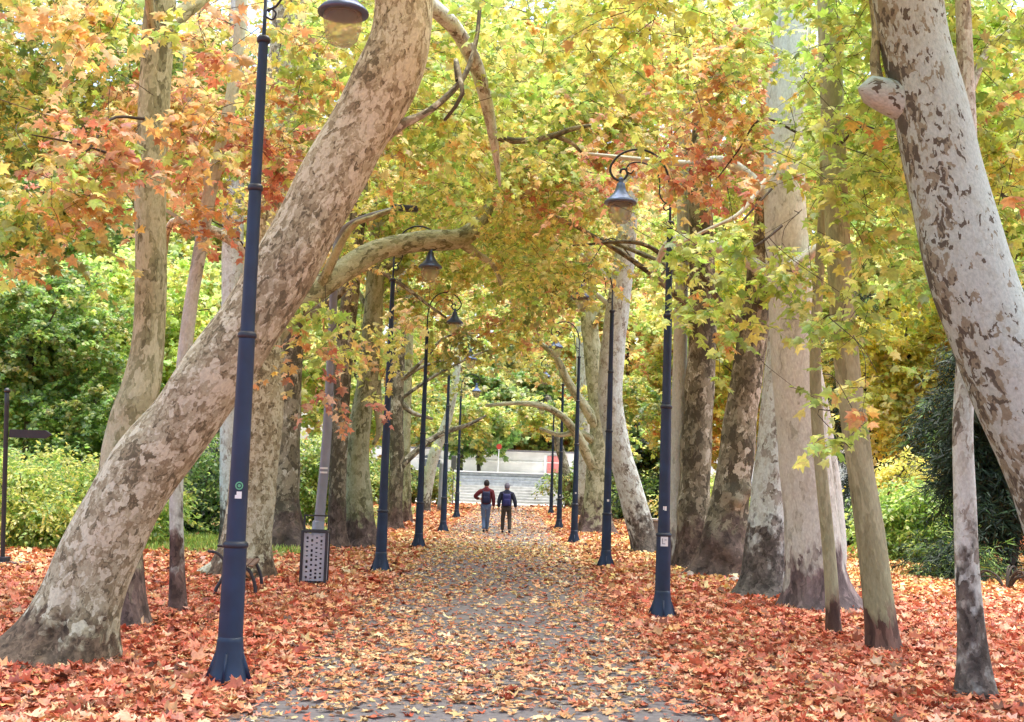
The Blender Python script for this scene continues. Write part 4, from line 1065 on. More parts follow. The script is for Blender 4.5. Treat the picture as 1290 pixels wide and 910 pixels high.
# ------------------------------------------------------------------ lamp posts
navy = simple('navy_paint', lin(20, 42, 70), .5, var=.32, vscale=4, spec=.5)
navy2 = simple('dark_steel_blue', lin(34, 40, 54), .45, var=.15, vscale=5)
shade_m = simple('shade_metal', lin(88, 104, 138), .35, metal=.5, var=.2, vscale=8)
mg, nt, N, L, out = newmat('frosted_glass')
tr = N.new('ShaderNodeBsdfTransparent'); tr.inputs[0].default_value = (.9, .86, .8, 1)
tl = N.new('ShaderNodeBsdfTranslucent'); tl.inputs[0].default_value = (.62, .56, .48, 1)
df = N.new('ShaderNodeBsdfPrincipled'); df.inputs['Base Color'].default_value = (.5, .46, .4, 1); df.inputs['Roughness'].default_value = .25
m1 = N.new('ShaderNodeMixShader'); m1.inputs[0].default_value = .26
L.new(tr.outputs[0], m1.inputs[1]); L.new(tl.outputs[0], m1.inputs[2])
m2 = N.new('ShaderNodeMixShader'); m2.inputs[0].default_value = .14
L.new(m1.outputs[0], m2.inputs[1]); L.new(df.outputs[0], m2.inputs[2]); L.new(m2.outputs[0], out.inputs[0])
glass = mg


def tube_bm(name, pts, r, mat, parent, sides=8, n=None, r1=None):
    S = catmull(np.asarray(pts, float), n or max(10, len(pts) * 5))
    V, fs, bc = tube_np(S, np.linspace(r, r1 if r1 else r, len(S)), sides)
    return mesh_np(name, V, fs, mat, parent, smooth=True)


def make_lamp(loc, flip, label):
    t = empty('street_lamp', loc, math.pi if flip else 0, label=label, cat='lamp post', group='dark blue lamp posts along the path')
    bm = bmesh.new(); lathe(bm, [(.185, -.05), (.18, .02), (.165, .06), (.13, .2), (.112, .36), (.108, .4)], 24)
    for a in range(4):
        an = a * math.pi / 2 + math.pi / 4 + .78
        m = Matrix.Rotation(an, 4, 'Z')
        vs = [m @ Vector(p) for p in ((.1, -.012, .01), (.215, -.012, .01), (.1, -.012, .33), (.1, .012, .01), (.215, .012, .01), (.1, .012, .33))]
        v = [bm.verts.new(p) for p in vs]
        for f in ((0, 1, 2), (3, 5, 4), (0, 3, 4, 1), (1, 4, 5, 2), (0, 2, 5, 3)): bm.faces.new([v[i] for i in f])
    bm_obj('foot', bm, navy, t, True)
    bm = bmesh.new()
    lathe(bm, [(.107, .38), (.1068, .4), (.1005, 1.15), (.1, 1.18), (.086, 1.181), (.0857, 1.22), (.0723, 2.96), (.072, 3.0), (.064, 3.001), (.0638, 3.04), (.0572, 4.28), (.057, 4.32), (.05, 4.321), (.0498, 4.36), (.0433, 5.64), (.043, 5.68), (.018, 5.681), (.018, 5.72), (.017, 6.12)], 24)
    sh = bm_obj('shaft', bm, navy, t, True)
    for p in sh.data.polygons: p.use_smooth = abs(p.normal.z) < .5
    for z, r_ in ((1.18, .112), (3.0, .085), (4.32, .07), (5.68, .062)):
        bm = bmesh.new(); lathe(bm, [(r_ * .88, z - .03), (r_, z - .02), (r_, z + .008), (r_ * .8, z + .03)], 24)
        bm_obj('collar', bm, navy2, sh, True)
    # arm: scroll in the x-z plane
    arc = [(0, 0, 6.08), (.015, 0, 6.25), (.07, 0, 6.47), (.2, 0, 6.66), (.38, 0, 6.755), (.58, 0, 6.75), (.76, 0, 6.66), (.87, 0, 6.5), (.86, 0, 6.38), (.78, 0, 6.3), (.68, 0, 6.31), (.63, 0, 6.39), (.66, 0, 6.46), (.72, 0, 6.45), (.73, 0, 6.4)]
    arm = tube_bm('arm', arc, .017, navy2, t, 8, 90)
    tube_bm('scroll', [(0, 0, 5.95), (.1, 0, 6.0), (.16, 0, 6.12), (.16, 0, 6.3), (.22, 0, 6.46), (.36, 0, 6.55), (.52, 0, 6.57), (.62, 0, 6.52), (.64, 0, 6.44), (.58, 0, 6.4), (.54, 0, 6.45)], .011, navy2, arm, 6, 60)
    tube_bm('scroll', [(.0, 0, 5.9), (.07, 0, 5.87), (.1, 0, 5.93), (.06, 0, 5.97), (.03, 0, 5.94)], .01, navy2, arm, 6, 24)
    hx = .72
    bm = bmesh.new()
    lathe(bm, [(.02, 6.34), (.045, 6.3), (.03, 6.27), (.06, 6.24), (.07, 6.18), (.085, 6.14), (.12, 6.08), (.165, 6.03), (.205, 6.0), (.235, 5.965), (.235, 5.945), (.2, 5.945)], 32, hx)
    shd = bm_obj('lamp_shade', bm, shade_m, t, True)
    bm = bmesh.new()
    lathe(bm, [(.175, 5.945), (.18, 5.9), (.17, 5.8), (.145, 5.71), (.1, 5.66), (.03, 5.645)], 32, hx)
    bm_obj('lamp_glass', bm, glass, shd, True)
    return t


lampspec = [(287, 862, 0, 'nearest left lamp post, dark blue with a green ring sticker and white label'), (479, 722, 0, 'second left lamp post, its scroll arm before the pale arching limb'), (527, 691, 0, 'third left lamp post from the front'), (558, 671, 0, 'fourth left lamp post from the front'), (575, 653, 0, 'farthest left lamp post, beside the open street'),
            (834, 780, 1, 'nearest right lamp post, with a white square sticker below its collar'), (763, 716, 1, 'second right lamp post from the front, in front of the slanting pale plane'), (723, 685, 1, 'third right lamp post from the front'), (704, 667, 1, 'fourth right lamp post from the front'), (694, 648, 1, 'farthest right lamp post, left of the blackish trunk')]
lamp0 = None; lamps = []
for px, py, fl, lb in lampspec:
    g = ground_at(px, py)
    if lamp0 is None:
        lamp0 = make_lamp(g, fl, lb); lamps.append(lamp0)
    else:
        c = lamp0.copy(); COL.objects.link(c); c.location = tuple(g); c.rotation_euler = (0, 0, math.pi if fl else 0); c['label'] = lb
        for ch in list(lamp0.children):
            d = ch.copy(); COL.objects.link(d); d.parent = c
            for g2 in list(ch.children):
                e2 = g2.copy(); COL.objects.link(e2); e2.parent = d
        lamps.append(c)

lamps[0].scale = (1, 1, 1.022); lamps[5].scale = (1, 1, .985)
white_m = simple('sticker_white', lin(226, 226, 226), .5, var=.05)
grey_m = simple('sticker_grey', lin(120, 122, 130), .5)
green_m = simple('sticker_green', lin(96, 168, 130), .5)


def patch(r0, r1, a0, a1, z0, z1, name, mat, parent, r=.0, n=8):
    """curved sticker on a shaft of radius ~r at angle range (world degrees), thin solid"""
    V = []; Fc = []
    for i in range(n + 1):
        a = R(a0 + (a1 - a0) * i / n)
        for rr, z in ((r0, z0), (r1, z1)):
            V.append((rr * math.cos(a), rr * math.sin(a), z))
        for rr, z in ((r0 - .004, z0), (r1 - .004, z1)):
            V.append((rr * math.cos(a), rr * math.sin(a), z))
    for i in range(n):
        k = i * 4
        Fc += [(k, k + 4, k + 5, k + 1), (k + 2, k + 3, k + 7, k + 6)]
    return mesh_np(name, np.array(V), [np.array(Fc)], mat, parent, smooth=True)


def disc_patch(r, ac, zc, rad, inner, name, mat, parent, n=24):
    V = []; Fc = []
    for i in range(n):
        t = 2 * math.pi * i / n
        for q in (rad, inner):
            a = R(ac) + q * math.cos(t) / r
            V.append((r * math.cos(a), r * math.sin(a), zc + q * math.sin(t)))
    for i in range(n):
        j = (i + 1) % n
        Fc.append((2 * i, 2 * j, 2 * j + 1, 2 * i + 1))
    return mesh_np(name, np.array(V), [np.array(Fc)], mat, parent)


l1 = lamps[0]
rs = disc_patch(.0862, 285, 1.685, .035, .024, 'round_sticker', green_m, l1)
disc_patch(.0864, 285, 1.685, .014, .002, 'sticker_mark', green_m, rs)
patch(.0868, .0864, 263, 302, 1.575, 1.605, 'white_label', white_m, l1)
patch(.0864, .0860, 272, 302, 1.605, 1.635, 'white_label', white_m, l1)
r1 = lamps[5]                       # this lamp is turned by 180 degrees: angles +180
ws = patch(.1055, .1035, 60, 118, 1.02, 1.16, 'white_sticker', white_m, r1)
patch(.1062, .1058, 72, 77, 1.05, 1.13, 'sticker_mark', grey_m, ws)
patch(.1060, .1058, 77, 96, 1.05, 1.06, 'sticker_mark', grey_m, ws)
patch(.1060, .1058, 90, 106, 1.105, 1.115, 'sticker_mark', grey_m, ws)
patch(.0845, .084, 72, 84, 1.53, 1.58, 'paper_scrap', white_m, r1)
patch(.0845, .084, 86, 106, 1.52, 1.58, 'paper_scrap', white_m, r1)
for i, z in ((6, 1.45), (7, 1.5), (8, 1.3)):
    patch(.0862, .0858, 80, 112, z, z + .05, 'paper_scrap', white_m, lamps[i])

# grey street light behind the bin
grey_paint = simple('grey_paint', lin(132, 136, 146), .5, var=.12, vscale=4)
b = ground_at(398, 722)
sl = empty('street_light', b, label='tall light grey street light with curved arm behind the litter bin', cat='lamp post')
S = np.array([at(398, 722, b[1]), at(402, 660, b[1]), at(411, 560, b[1]), at(417, 450, b[1]), at(421, 350, b[1]), at(424, 308, b[1])]) - b
V, fs, bc = tube_np(catmull(S, 20), np.linspace(.105, .07, 20), 16)
mesh_np('post', V, fs, grey_paint, sl, smooth=True)
bm = bmesh.new(); lathe(bm, [(.12, -.02), (.12, .3), (.115, .95), (.1, .97)], 20); bm_obj('post_base', bm, grey_paint, sl, True)
A = np.array([at(424, 309, b[1]), at(428, 296, b[1]), at(440, 283, b[1] - .1), at(465, 272, b[1] - .3), at(497, 263, b[1] - .5)]) - b
V, fs, bc = tube_np(catmull(A, 24), np.linspace(.06, .04, 24), 10); mesh_np('arm', V, fs, grey_paint, sl, smooth=True)
e = A[-1]
bm = bmesh.new(); box(bm, e + [.2, -.05, .0], (.5, .2, .1), .15, .03); bm_obj('lantern', bm, navy2, sl)
for z in (1.86, 1.94):
    px_ = S[1] + (S[2] - S[1]) * ((z - S[1][2]) / (S[2][2] - S[1][2]))
    o = patch(.104, .104, 235, 320, z, z + .035, 'white_label', white_m, sl); o.location = (px_[0], px_[1], 0)

# litter bin
b = ground_at(395, 737)
dark_m = simple('dark_iron', lin(52, 50, 56), .55, var=.2)
mesh_m, nt, N, L, out = newmat('punched_sheet')
bs_ = N.new('ShaderNodeBsdfPrincipled'); bs_.inputs['Base Color'].default_value = (*lin(176, 176, 186), 1); bs_.inputs['Roughness'].default_value = .5; L.new(bs_.outputs[0], out.inputs[0])
bn = empty('litter_bin', b, .06, label='square grey perforated metal litter bin in the leaves by the grey street light', cat='bin')
bm = bmesh.new()
W, H = .40, .86
for sx in (-1, 1):
    for sy in (-1, 1):
        box(bm, (sx * W / 2, sy * W / 2, .05 + H / 2), (.045, .045, H))
for z in (.05, H + .03):
    for s in (-1, 1):
        box(bm, (0, s * W / 2, z), (W - .05, .04, .04)); box(bm, (s * W / 2, 0, z), (.04, W - .05, .04))
box(bm, (0, 0, .06), (W - .05, W - .05, .02))
bm_obj('frame', bm, dark_m, bn)
# punched panels: sheet with real holes (a ladder of strips)
for ang in (0, 90, 180, 270):
    bm = bmesh.new()
    w = W - .05; cols_ = 4; hole = .035; gap = (w - cols_ * hole) / (cols_ + 1)
    hh = [(.04, .07)[(i % 3) == 1] for i in range(60)]
    z = .1
    xs = []
    x = -w / 2
    for c_ in range(cols_ + 1):
        box(bm, (x + gap / 2, W / 2 - .002, .08 + (H - .08) / 2), (gap, .006, H - .08)); x += gap + hole
    for c_ in range(cols_):
        x0 = -w / 2 + gap + c_ * (gap + hole); z = .085
        r_ = random.Random(c_)
        while z < H - .04:
            h = r_.choice((.03, .045, .06)); box(bm, (x0 + hole / 2, W / 2 - .002, z + h / 2), (hole, .005, h)); z += h + r_.choice((.02, .03, .045))
    p = bm_obj('panel', bm, mesh_m, bn); p.rotation_euler = (0, 0, R(ang))
bm = bmesh.new(); lathe(bm, [(.15, .12), (.165, .8), (.16, .8), (.145, .13)], 20); bm_obj('liner', bm, dark_m, bn, True)
bm = bmesh.new()
for sx in (-1, 1): box(bm, (sx * W / 2, .0, H + .16), (.03, .03, .26))
box(bm, (0, 0, H + .29), (W + .03, .035, .025)); bm_obj('handle_frame', bm, dark_m, bn)

# bench behind the nearest lamp post (seen almost from its end)
b = ground_at(296, 752)
bench = empty('park_bench', b, R(8), label='dark park bench with curved iron ends behind the nearest lamp post', cat='bench')
wood = simple('bench_wood', lin(112, 84, 66), .7, var=.3, vscale=9)
for y0 in (-.05, 1.35):
    tube_bm('leg', [(-.30, y0, -.02), (-.27, y0, .12), (-.19, y0, .28), (-.16, y0, .42)], .026, dark_m, bench)
    tube_bm('leg', [(.30, y0, -.02), (.29, y0, .14), (.24, y0, .3), (.14, y0, .42), (-.16, y0, .42)], .026, dark_m, bench)
    tube_bm('armrest', [(-.16, y0, .42), (-.2, y0, .55), (-.3, y0, .64), (-.42, y0, .66)], .022, dark_m, bench)
for k in range(5):
    bm = bmesh.new(); box(bm, (-.15 + k * .09, .65, .455), (.075, 1.5, .03), 0, .006); bm_obj('seat_slat', bm, wood, bench)

# fingerpost
b = ground_at(3, 712)
fp = empty('fingerpost', b, label='black fingerpost with one blank arrow arm pointing right, at the left edge', cat='signpost')
black_m = simple('black_paint', lin(34, 34, 38), .5, var=.15)
ht = (at(9, 493, b[1]) - b)
tube_bm('post', [(0, 0, -.02), tuple(ht * .5), tuple(ht)], .042, black_m, fp, 12)
bm = bmesh.new(); box(bm, (.05, 0, .03), (.75, .45, .07), 0, .01); box(bm, (0, 0, .1), (.2, .2, .1), 0, .01); bm_obj('base_plate', bm, dark_m, fp)
az = (at(10, 546, b[1]) - b)
bm = bmesh.new()
prof = [(.03, -.075), (.70, -.075), (.82, 0), (.70, .075), (.03, .075)]
fr = [bm.verts.new((az[0] + x, az[1] - .02, az[2] + z)) for x, z in prof]; bk = [bm.verts.new((az[0] + x, az[1] + .02, az[2] + z)) for x, z in prof]
bm.faces.new(fr); bm.faces.new(bk[::-1])
for i in range(5): bm.faces.new((fr[i], bk[i], bk[(i + 1) % 5], fr[(i + 1) % 5]))
bm_obj('arrow_arm', bm, black_m, fp)
bm = bmesh.new(); lathe(bm, [(.05, ht[2] - .02), (.06, ht[2]), (.05, ht[2] + .03), (.02, ht[2] + .06)], 16, ht[0], ht[1]); bm_obj('cap', bm, black_m, fp, True)

# low wall seen between the slanting plane and the nearest right lamp post
b = at(826, 655, 40); b[2] = 0
lw = empty('low_wall', b, label='dark grey low stone block wall right of the slanting pale plane', cat='wall')
stone_m = simple('dark_stone', lin(112, 110, 108), .85, var=.3, vscale=6, bump=.4)
bm = bmesh.new(); box(bm, (0, 0, .3), (1.3, .5, .7), 0, .02); bm_obj('block', bm, stone_m, lw)
bm = bmesh.new(); box(bm, (0, 0, .695), (1.42, .6, .08), 0, .015); bm_obj('coping', bm, simple('pale_coping', lin(160, 156, 148), .85, bump=.3), lw)

# pale stones by the burled tree
for (px, py, s, lb) in ((943, 738, .13, 'pale rounded stone left of the whitish flaking trunk'), (924, 734, .1, 'smaller pale stone at the foot of the burled plane'), (868, 727, .1, 'pale stone between two dark plane trunks')):
    g = ground_at(px, py)
    bm = bmesh.new(); bmesh.ops.create_icosphere(bm, subdivisions=3, radius=1)
    for v in bm.verts:
        k = 1 + .16 * math.sin(v.co.x * 4 + px) + .12 * math.sin(v.co.y * 5 + v.co.z * 3)
        v.co = Vector((v.co.x * s * 1.3 * k, v.co.y * s * k, v.co.z * s * .7 * k + s * .4))
    o = bm_obj('stone', bm, simple('pale_stone', lin(186, 172, 158), .9, bump=.4), None, True, g)
    tag(o, lb, 'stone', 'stones at the foot of the right plane trees')

# ------------------------------------------------------------------ the open street at the end
pale_pave = simple('pale_paving', lin(186, 182, 176), .8, var=.15, vscale=1.2)
sheet('street', -80, 80, 90, 99.8, .006, pale_pave)
granite = simple('granite', lin(168, 173, 178), .75, var=.22, vscale=3, bump=.15)
tp = empty('terrace_steps', (0, 96, 0), label='long low pale stone steps rising beyond the end of the path', cat='steps')
for i in range(6):
    bm = bmesh.new(); box(bm, (0, 1.4 * i * .8 + 8, .11 + i * .22), (120, 16, .22), 0, .02); bm_obj('step', bm, simple('step_stone', lin(186, 186, 184), .8, var=.22, vscale=2), tp)
tw = empty('terrace_wall', (0, 103, 1.3), label='grey coursed granite terrace wall behind the pale steps', cat='wall')
for i in range(4):
    bm = bmesh.new(); box(bm, (0, i * .35 + 6, .14 + i * .27), (110, 12, .255), 0, .02); bm_obj('course', bm, granite, tw)
bm = bmesh.new(); box(bm, (0, 6.9, 1.17), (110, 12, .12), 0, .02); bm_obj('coping', bm, simple('white_coping', lin(222, 222, 222), .7, var=.06), tw)
bw = empty('street_building', (0, 116, 2.4), label='long low pale rendered building with dark eaves line behind the terrace', cat='building')
render_m = simple('pale_render', lin(216, 213, 208), .85, var=.2, vscale=.6, bump=.1)
bm = bmesh.new(); box(bm, (0, 3, 1.1), (70, 6, 2.2)); bm_obj('wall', bm, render_m, bw)
bm = bmesh.new(); box(bm, (0, 2.9, 2.28), (70.6, 6.6, .16), 0, .03); bm_obj('roof_edge', bm, simple('eaves', lin(110, 106, 106), .8), bw)
bm = bmesh.new(); box(bm, (0, -.06, 1.25), (69, .12, .08)); bm_obj('string_course', bm, simple('trim', lin(226, 224, 220), .7), bw)
pk = simple('pink_panel', lin(214, 128, 122), .7, var=.1)
for k, x in enumerate((4.7, 8.4)):
    bm = bmesh.new(); box(bm, (x, -.06, .95), (1.9, .1, 1.9), 0, .02); bm_obj('door', bm, pk, bw)
    bm = bmesh.new(); box(bm, (x - 1.15, -.08, 1.0), (.22, .16, 2.0)); bm_obj('door_post', bm, white_m, bw)
for k, x in enumerate((-14, -10.5, -7.4, 14, 18)):
    bm = bmesh.new(); box(bm, (x, -.04, 1.0), (1.5, .08, 1.1)); bm_obj('window', bm, simple('dark_pane', lin(92, 98, 106), .2, var=.1), bw)
# red traffic sign
g = at(627, 598, 104.5)
ts = empty('traffic_sign', (g[0], 104.5, 2.53), label='round red traffic sign on a thin white pole beyond the steps', cat='sign')
tube_bm('pole', [(0, 0, -.05), (.02, 0, 1.1), (.04, 0, 2.3)], .04, white_m, ts)
bm = bmesh.new(); bmesh.ops.create_cone(bm, segments=28, radius1=.24, radius2=.24, depth=.03, cap_ends=True, matrix=Matrix.Translation((.04, -.06, 2.2)) @ Matrix.Rotation(R(90), 4, 'X'))
bm_obj('sign_plate', bm, simple('sign_red', lin(176, 58, 48), .45, var=.05), ts)
# box-headed post left of the far lamp
g = ground_at(571, 625); g[1] = 84; g[0] = at(571, 600, 84)[0]
kp = empty('post_box', (g[0], 84, 0), label='narrow grey pole with a dark box head beside the farthest left lamp post', cat='post')
tube_bm('pole', [(0, 0, -.02), (0, 0, 1.5), (0, 0, 2.6)], .05, grey_paint, kp)
bm = bmesh.new(); box(bm, (0, 0, 2.95), (.36, .25, .95), 0, .05); bm_obj('box_head', bm, simple('dark_box', lin(92, 98, 100), .5), kp)
g = at(555, 640, 66)
gp = empty('grey_post', (g[0], 66, 0), label='plain pale grey post left of the fourth left lamp post', cat='post')
bm = bmesh.new(); lathe(bm, [(.2, -.02), (.2, .5), (.16, .55), (.15, 2.6), (.1, 2.68)], 18); bm_obj('post', bm, grey_paint, gp, True)

# trees of the street
EG = 'trees beyond the street'
bg_tree('street_tree', 603, 110, 4.4, 12, 4.6, ['green', 'green', 'olive'], 80, 'dark green tree above the terrace left of the red traffic sign', seed=51, leaf=.42, group=EG, zb=2.4, rad=1.2)
bg_tree('street_tree', 580, 109, 4.6, 12, 4.2, ['green', 'olive'], 60, 'green tree leftmost above the terrace, behind the far left lamp', seed=52, leaf=.42, group=EG, zb=2.4, rad=1.2)
bg_tree('street_tree', 690, 128, 5, 15, 6, ['olive', 'lime', 'green'], 90, 'yellow green tree above the pink doors of the pale building', seed=53, leaf=.5, group=EG, rad=1.4, zb=0)
bg_tree('street_tree', 645, 136, 6, 20, 7, ['olive', 'yellow', 'green'], 100, 'tall olive tree behind the middle of the pale building', seed=54, leaf=.55, group=EG, rad=1.6)
bg_tree('street_tree', 560, 128, 3, 20, 6, ['yellow', 'lime', 'olive'], 90, 'tall yellow tree behind the left part of the pale building', seed=55, leaf=.5, group=EG, rad=1.5)
bg_tree('street_tree', 745, 132, 3, 22, 7, ['gold', 'yellow', 'olive'], 90, 'tall gold tree behind the right part of the pale building', seed=56, leaf=.5, group=EG, rad=1.5)
# far wood closing the view
lv = Leaves(777)
n = 1500
cs = np.stack([lv.rg.uniform(-95, 95, n), lv.rg.uniform(142, 160, n), lv.rg.uniform(1, 44, n)], 1)
lv.clumps(cs, 3.0, 5, 10, 1.0, T_MID, pal=['yellow', 'olive', 'lime', 'gold', 'green'], twigs=False, L=(1, 2.5))
for sx in (-1, 1):
    n = 700
    cs = np.stack([sx * lv.rg.uniform(36, 60, n), lv.rg.uniform(50, 142, n), lv.rg.uniform(.5, 30, n)], 1)
    lv.clumps(cs, 2.2, 5, 10, .7, T_MID, pal=['yellow', 'olive', 'lime', 'green', 'green'], twigs=False, L=(1, 2.2))
fw = lv.build('distant_wood', M['leaf'], None, np.zeros(3))
tag(fw, 'far autumn wood closing the view behind all the trees', 'wood', kind='stuff')

# ------------------------------------------------------------------ the two walkers
def skin_mesh(name, verts, edges, radii, mat, parent=None, levels=2, root=0):
    me = bpy.data.meshes.new(name)
    me.from_pydata([tuple(v) for v in verts], edges, [])
    o = bpy.data.objects.new(name, me); COL.objects.link(o)
    bm = bmesh.new(); bm.from_mesh(me)
    ly = bm.verts.layers.skin.verify()
    bm.verts.ensure_lookup_table()
    for i, v in enumerate(bm.verts):
        r_ = radii[i]
        v[ly].radius = (r_, r_) if isinstance(r_, (int, float)) else r_
        v[ly].use_root = (i == root)
    bm.to_mesh(me); bm.free()
    me.materials.append(mat)
    s = o.modifiers.new('skin', 'SKIN'); s.use_smooth_shade = True; s.branch_smoothing = .4
    u = o.modifiers.new('sub', 'SUBSURF'); u.levels = levels; u.render_levels = levels
    if parent is not None: o.parent = parent
    return o


skin_m = simple('skin', lin(196, 150, 126), .6, var=.05)


def walker(px, py, H, label, jacket, trousers, shoes, hair, cap, pose, pack, packlabel):
    b = ground_at(px, py); k = H / 1.75
    J = {}
    J['pelvis'] = (0, 0, .93); J['waist'] = (0, .01, 1.08); J['chest'] = (0, .03, 1.28); J['neckb'] = (0, .03, 1.45); J['neck'] = (0, .05, 1.52); J['head'] = (0, .07, 1.62); J['crown'] = (0, .06, 1.70)
    for s, n in ((-1, 'l'), (1, 'r')):
        J['sh' + n] = (s * .19, .03, 1.40)
        J['hip' + n] = (s * .095, 0, .88)
    J.update(pose)
    names = ['pelvis', 'waist', 'chest', 'neckb', 'neck', 'head', 'crown', 'shl', 'ell', 'wrl', 'hal', 'shr', 'elr', 'wrr', 'har', 'hipl', 'knl', 'anl', 'tol', 'hipr', 'knr', 'anr', 'tor']
    rad = {'pelvis': (.145, .11), 'waist': (.13, .1), 'chest': (.16, .115), 'neckb': (.09, .07), 'neck': .058, 'head': (.078, .095), 'crown': (.06, .075), 'sh': .06, 'el': .044, 'wr': .03, 'ha': .036, 'hip': .085, 'kn': .056, 'an': .038, 'to': .04}
    def rd(n):
        return rad.get(n, rad.get(n[:-1]))
    E = [('pelvis', 'waist'), ('waist', 'chest'), ('chest', 'neckb'), ('neckb', 'neck'), ('neck', 'head'), ('head', 'crown'), ('neckb', 'shl'), ('shl', 'ell'), ('ell', 'wrl'), ('wrl', 'hal'), ('neckb', 'shr'), ('shr', 'elr'), ('elr', 'wrr'), ('wrr', 'har'), ('pelvis', 'hipl'), ('hipl', 'knl'), ('knl', 'anl'), ('anl', 'tol'), ('pelvis', 'hipr'), ('hipr', 'knr'), ('knr', 'anr'), ('anr', 'tor')]
    V = [np.array(J[n]) * k for n in names]; idx = {n: i for i, n in enumerate(names)}
    Rr = [rd(n) for n in names]
    Ed = [(idx[a], idx[c]) for a, c in E]
    # fingers
    for s in ('l', 'r'):
        h = np.array(J['ha' + s]); w = np.array(J['wr' + s]); d = unit(h - w); sd = unit(np.cross(d, [1, 0, 0.01]))
        for q, (off, ln) in enumerate(((-.03, .065), (-.01, .08), (.011, .075), (.03, .055))):
            a_ = h + sd * off + d * .03; c_ = a_ + d * ln * .55 + np.array([-.012 if s == 'r' else .012, 0, 0]); e_ = c_ + d * ln * .4 + np.array([-.02 if s == 'r' else .02, 0, 0])
            i0 = len(V); V += [a_ * k, c_ * k, e_ * k]; Rr += [.0095, .009, .007]; Ed += [(idx['ha' + s], i0), (i0, i0 + 1), (i0 + 1, i0 + 2)]
        a_ = w + d * .03 + sd * -.035; c_ = a_ + d * .05 + sd * -.02
        i0 = len(V); V += [a_ * k, c_ * k]; Rr += [.012, .009]; Ed += [(idx['wr' + s], i0), (i0, i0 + 1)]
    hd = np.array(J['head'])
    for dv, r_ in (((0, .118, -.005), .014), ((.098, .0, -.005), .018), ((-.098, .0, -.005), .018), ((0, .075, -.085), .03)):
        V.append((hd + np.array(dv)) * k); Rr.append(r_); Ed.append((idx['head'], len(V) - 1))
    body = skin_mesh('person', V, Ed, Rr, skin_m)
    body.location = tuple(b)
    tag(body, label, 'person', 'two people walking away down the path')
    # face (looking away from the camera): nose, ears
    hc = np.array(J['head']) * k
    # jacket
    jn = ['pelvis', 'waist', 'chest', 'neckb', 'shl', 'ell', 'wrl', 'shr', 'elr', 'wrr']
    jr = {'pelvis': (.205, .16), 'waist': (.195, .155), 'chest': (.21, .165), 'neckb': (.13, .11), 'sh': .1, 'el': .08, 'wr': .06}
    JV = [np.array(J[n]) * k for n in jn]; JV[0] = JV[0] + np.array([0, 0, -.03])
    JE = [(0, 1), (1, 2), (2, 3), (3, 4), (4, 5), (5, 6), (3, 7), (7, 8), (8, 9)]
    JR = [jr.get(n, jr.get(n[:-1])) for n in jn]
    i0 = len(JV); JV.append(np.array(J['neck']) * k - np.array([0, .015, .01])); JE.append((3, i0)); JR.append(.09); JV.append(np.array(J['neck']) * k + np.array([0, -.01, .035])); JE.append((i0, i0 + 1)); JR.append(.075)
    skin_mesh('jacket', JV, JE, JR, jacket, body)
    tn = ['pelvis', 'hipl', 'knl', 'anl', 'hipr', 'knr', 'anr']
    TV = [np.array(J[n]) * k for n in tn]
    skin_mesh('trousers', TV, [(0, 1), (1, 2), (2, 3), (0, 4), (4, 5), (5, 6)], [(.15, .125), .105, .078, .066, .105, .078, .066], trousers, body)
    for s in ('l', 'r'):
        a_, t_ = np.array(J['an' + s]), np.array(J['to' + s])
        heel = a_ + np.array([0, -.05, -.045])
        skin_mesh('shoe', [heel * k, (a_ * .5 + t_ * .5 + [0, 0, -.02]) * k, (t_ + [0, .05, 0]) * k], [(0, 1), (1, 2)], [.046, .05, .04], shoes, body)
    # hair / cap
    bm = bmesh.new(); bmesh.ops.create_uvsphere(bm, u_segments=20, v_segments=12, radius=1)
    for v in bm.verts: v.co = Vector((v.co.x * .098, v.co.y * .115 - .012, v.co.z * .125 + .045)) * k + Vector(hc)
    bmesh.ops.delete(bm, geom=[v for v in bm.verts if v.co.z < hc[2] - .055 * k or (v.co.y > hc[1] + .05 * k and v.co.z < hc[2] + .04 * k)], context='VERTS')
    bm_obj('hair' if not cap else 'cap', bm, hair, body, True)
    if cap:
        bm = bmesh.new(); box(bm, hc + np.array(cap), (.16, .10, .018), 0, .006); bm_obj('cap_peak', bm, hair, body)
    # backpack, a thing of its own
    c = np.array(J['chest']) * k + b + np.array([0, -.235, -.10])
    bp = empty('backpack', c, label=packlabel, cat='backpack', group='backpacks worn by the walkers')
    bm = bmesh.new(); box(bm, (0, .02, 0), (.28, .16, .42), 0, .075); bm_obj('bag', bm, pack, bp, True)
    bm = bmesh.new(); box(bm, (0, -.075, -.07), (.21, .06, .2), 0, .028); bm_obj('front_pocket', bm, pack, bp, True)
    for s in (-1, 1):
        tube_bm('strap', [(s * .1, .06, .2), (s * .13, .2, .245), (s * .13, .32, .16), (s * .13, .36, -.02), (s * .15, .24, -.18), (s * .13, .08, -.2)], .018, pack, bp, 6)
    return body


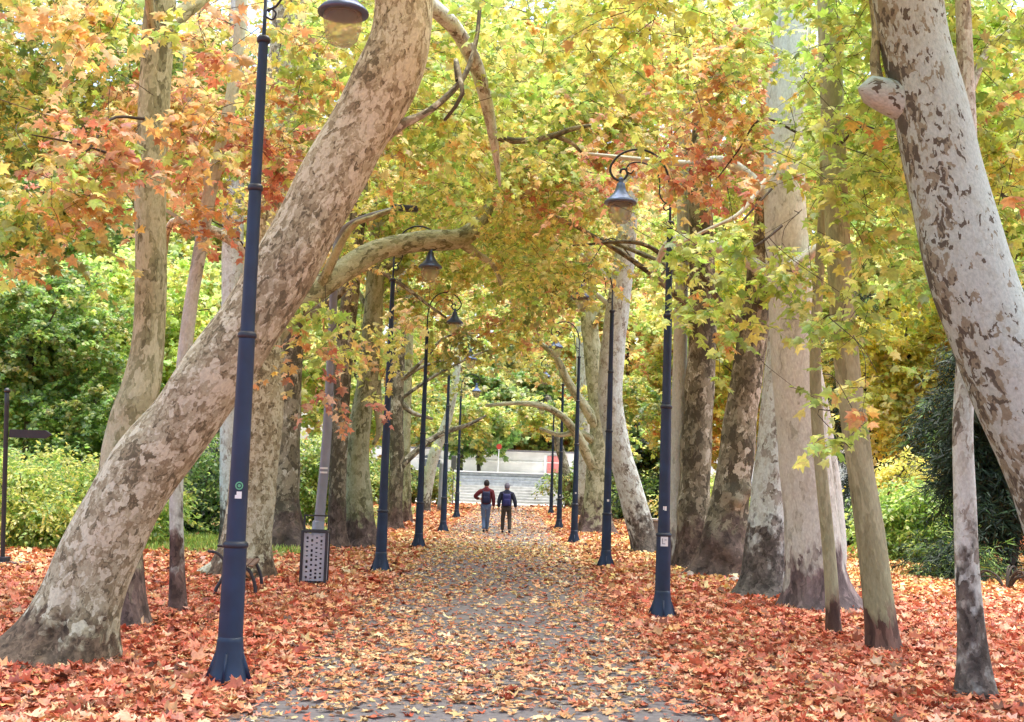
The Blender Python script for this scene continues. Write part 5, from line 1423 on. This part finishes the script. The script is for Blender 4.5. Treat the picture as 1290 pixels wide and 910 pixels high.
maroon = simple('maroon_jacket', lin(110, 34, 42), .8, var=.2)
navyj = simple('navy_jacket', lin(30, 34, 56), .8, var=.2)
jeans = simple('jeans', lin(104, 124, 156), .85, var=.15)
brown_t = simple('brown_trousers', lin(74, 64, 56), .85, var=.15)
shoe_m = simple('dark_shoe', lin(38, 32, 34), .7)
walker(611, 671, 1.80, 'person in maroon jacket, light blue jeans and dark hair, left of the two walkers', maroon, jeans, shoe_m, simple('dark_hair', lin(50, 40, 40), .8), None,
       dict(ell=(-.40, .06, 1.20), wrl=(-.26, .26, 1.12), hal=(-.2, .33, 1.12), elr=(.25, -.02, 1.13), wrr=(.26, .05, .88), har=(.26, .07, .80),
            knl=(-.07, .10, .50), anl=(-.05, -.10, .11), tol=(-.05, .03, .045), knr=(.07, .12, .49), anr=(.05, .2, .085), tor=(.055, .36, .04)),
       simple('navy_pack', lin(24, 30, 66), .7, var=.15), 'dark navy backpack on the back of the person in maroon')
walker(637, 672, 1.72, 'person in navy jacket, brown trousers and grey cap, right of the two walkers', navyj, brown_t, shoe_m, simple('grey_cap', lin(120, 116, 128), .8), (.12, .02, .06),
       dict(ell=(-.27, -.03, 1.14), wrl=(-.28, .02, .90), hal=(-.28, .04, .82), elr=(.29, -.04, 1.15), wrr=(.33, -.02, .91), har=(.34, -.01, .83),
            knl=(-.12, .10, .49), anl=(-.12, .08, .09), tol=(-.12, .22, .04), knr=(.12, .03, .48), anr=(.13, -.13, .12), tor=(.13, -.0, .045)),
       simple('blue_pack', lin(38, 40, 98), .7, var=.15), 'dark blue backpack on the back of the person in navy')

# ------------------------------------------------------------------ light
w = bpy.data.worlds.new('World'); SC.world = w; w.use_nodes = True
nt = w.node_tree; nt.nodes.clear()
sky = nt.nodes.new('ShaderNodeTexSky'); sky.sky_type = 'NISHITA'; sky.sun_disc = False
EL, AZ = R(76), R(40)              # sun behind the camera, to the left
sky.sun_elevation = EL; sky.sun_rotation = AZ
sky.air_density = 1.0; sky.dust_density = 4.0; sky.ozone_density = .7
bg = nt.nodes.new('ShaderNodeBackground'); bg.inputs['Strength'].default_value = .11
wo = nt.nodes.new('ShaderNodeOutputWorld')
nt.links.new(sky.outputs[0], bg.inputs[0]); nt.links.new(bg.outputs[0], wo.inputs[0])
sd = bpy.data.lights.new('sun', 'SUN'); sd.energy = 1.5; sd.angle = R(70); sd.color = (1, .98, .93)
so = bpy.data.objects.new('sun', sd); COL.objects.link(so)
dirv = Vector((math.sin(AZ) * math.cos(EL), math.cos(AZ) * math.cos(EL), math.sin(EL)))
so.rotation_euler = dirv.to_track_quat('Z', 'Y').to_euler()
so.location = dirv * 50

vs = SC.view_settings
vs.view_transform = 'Standard'; vs.look = 'None'; vs.gamma = 1; vs.exposure = 2.32; vs.use_curve_mapping = False
cy = SC.cycles
cy.max_bounces = 8; cy.diffuse_bounces = 7; cy.transmission_bounces = 4; cy.transparent_max_bounces = 8; cy.glossy_bounces = 2
cy.use_denoising = True
cy.sample_clamp_indirect = 8
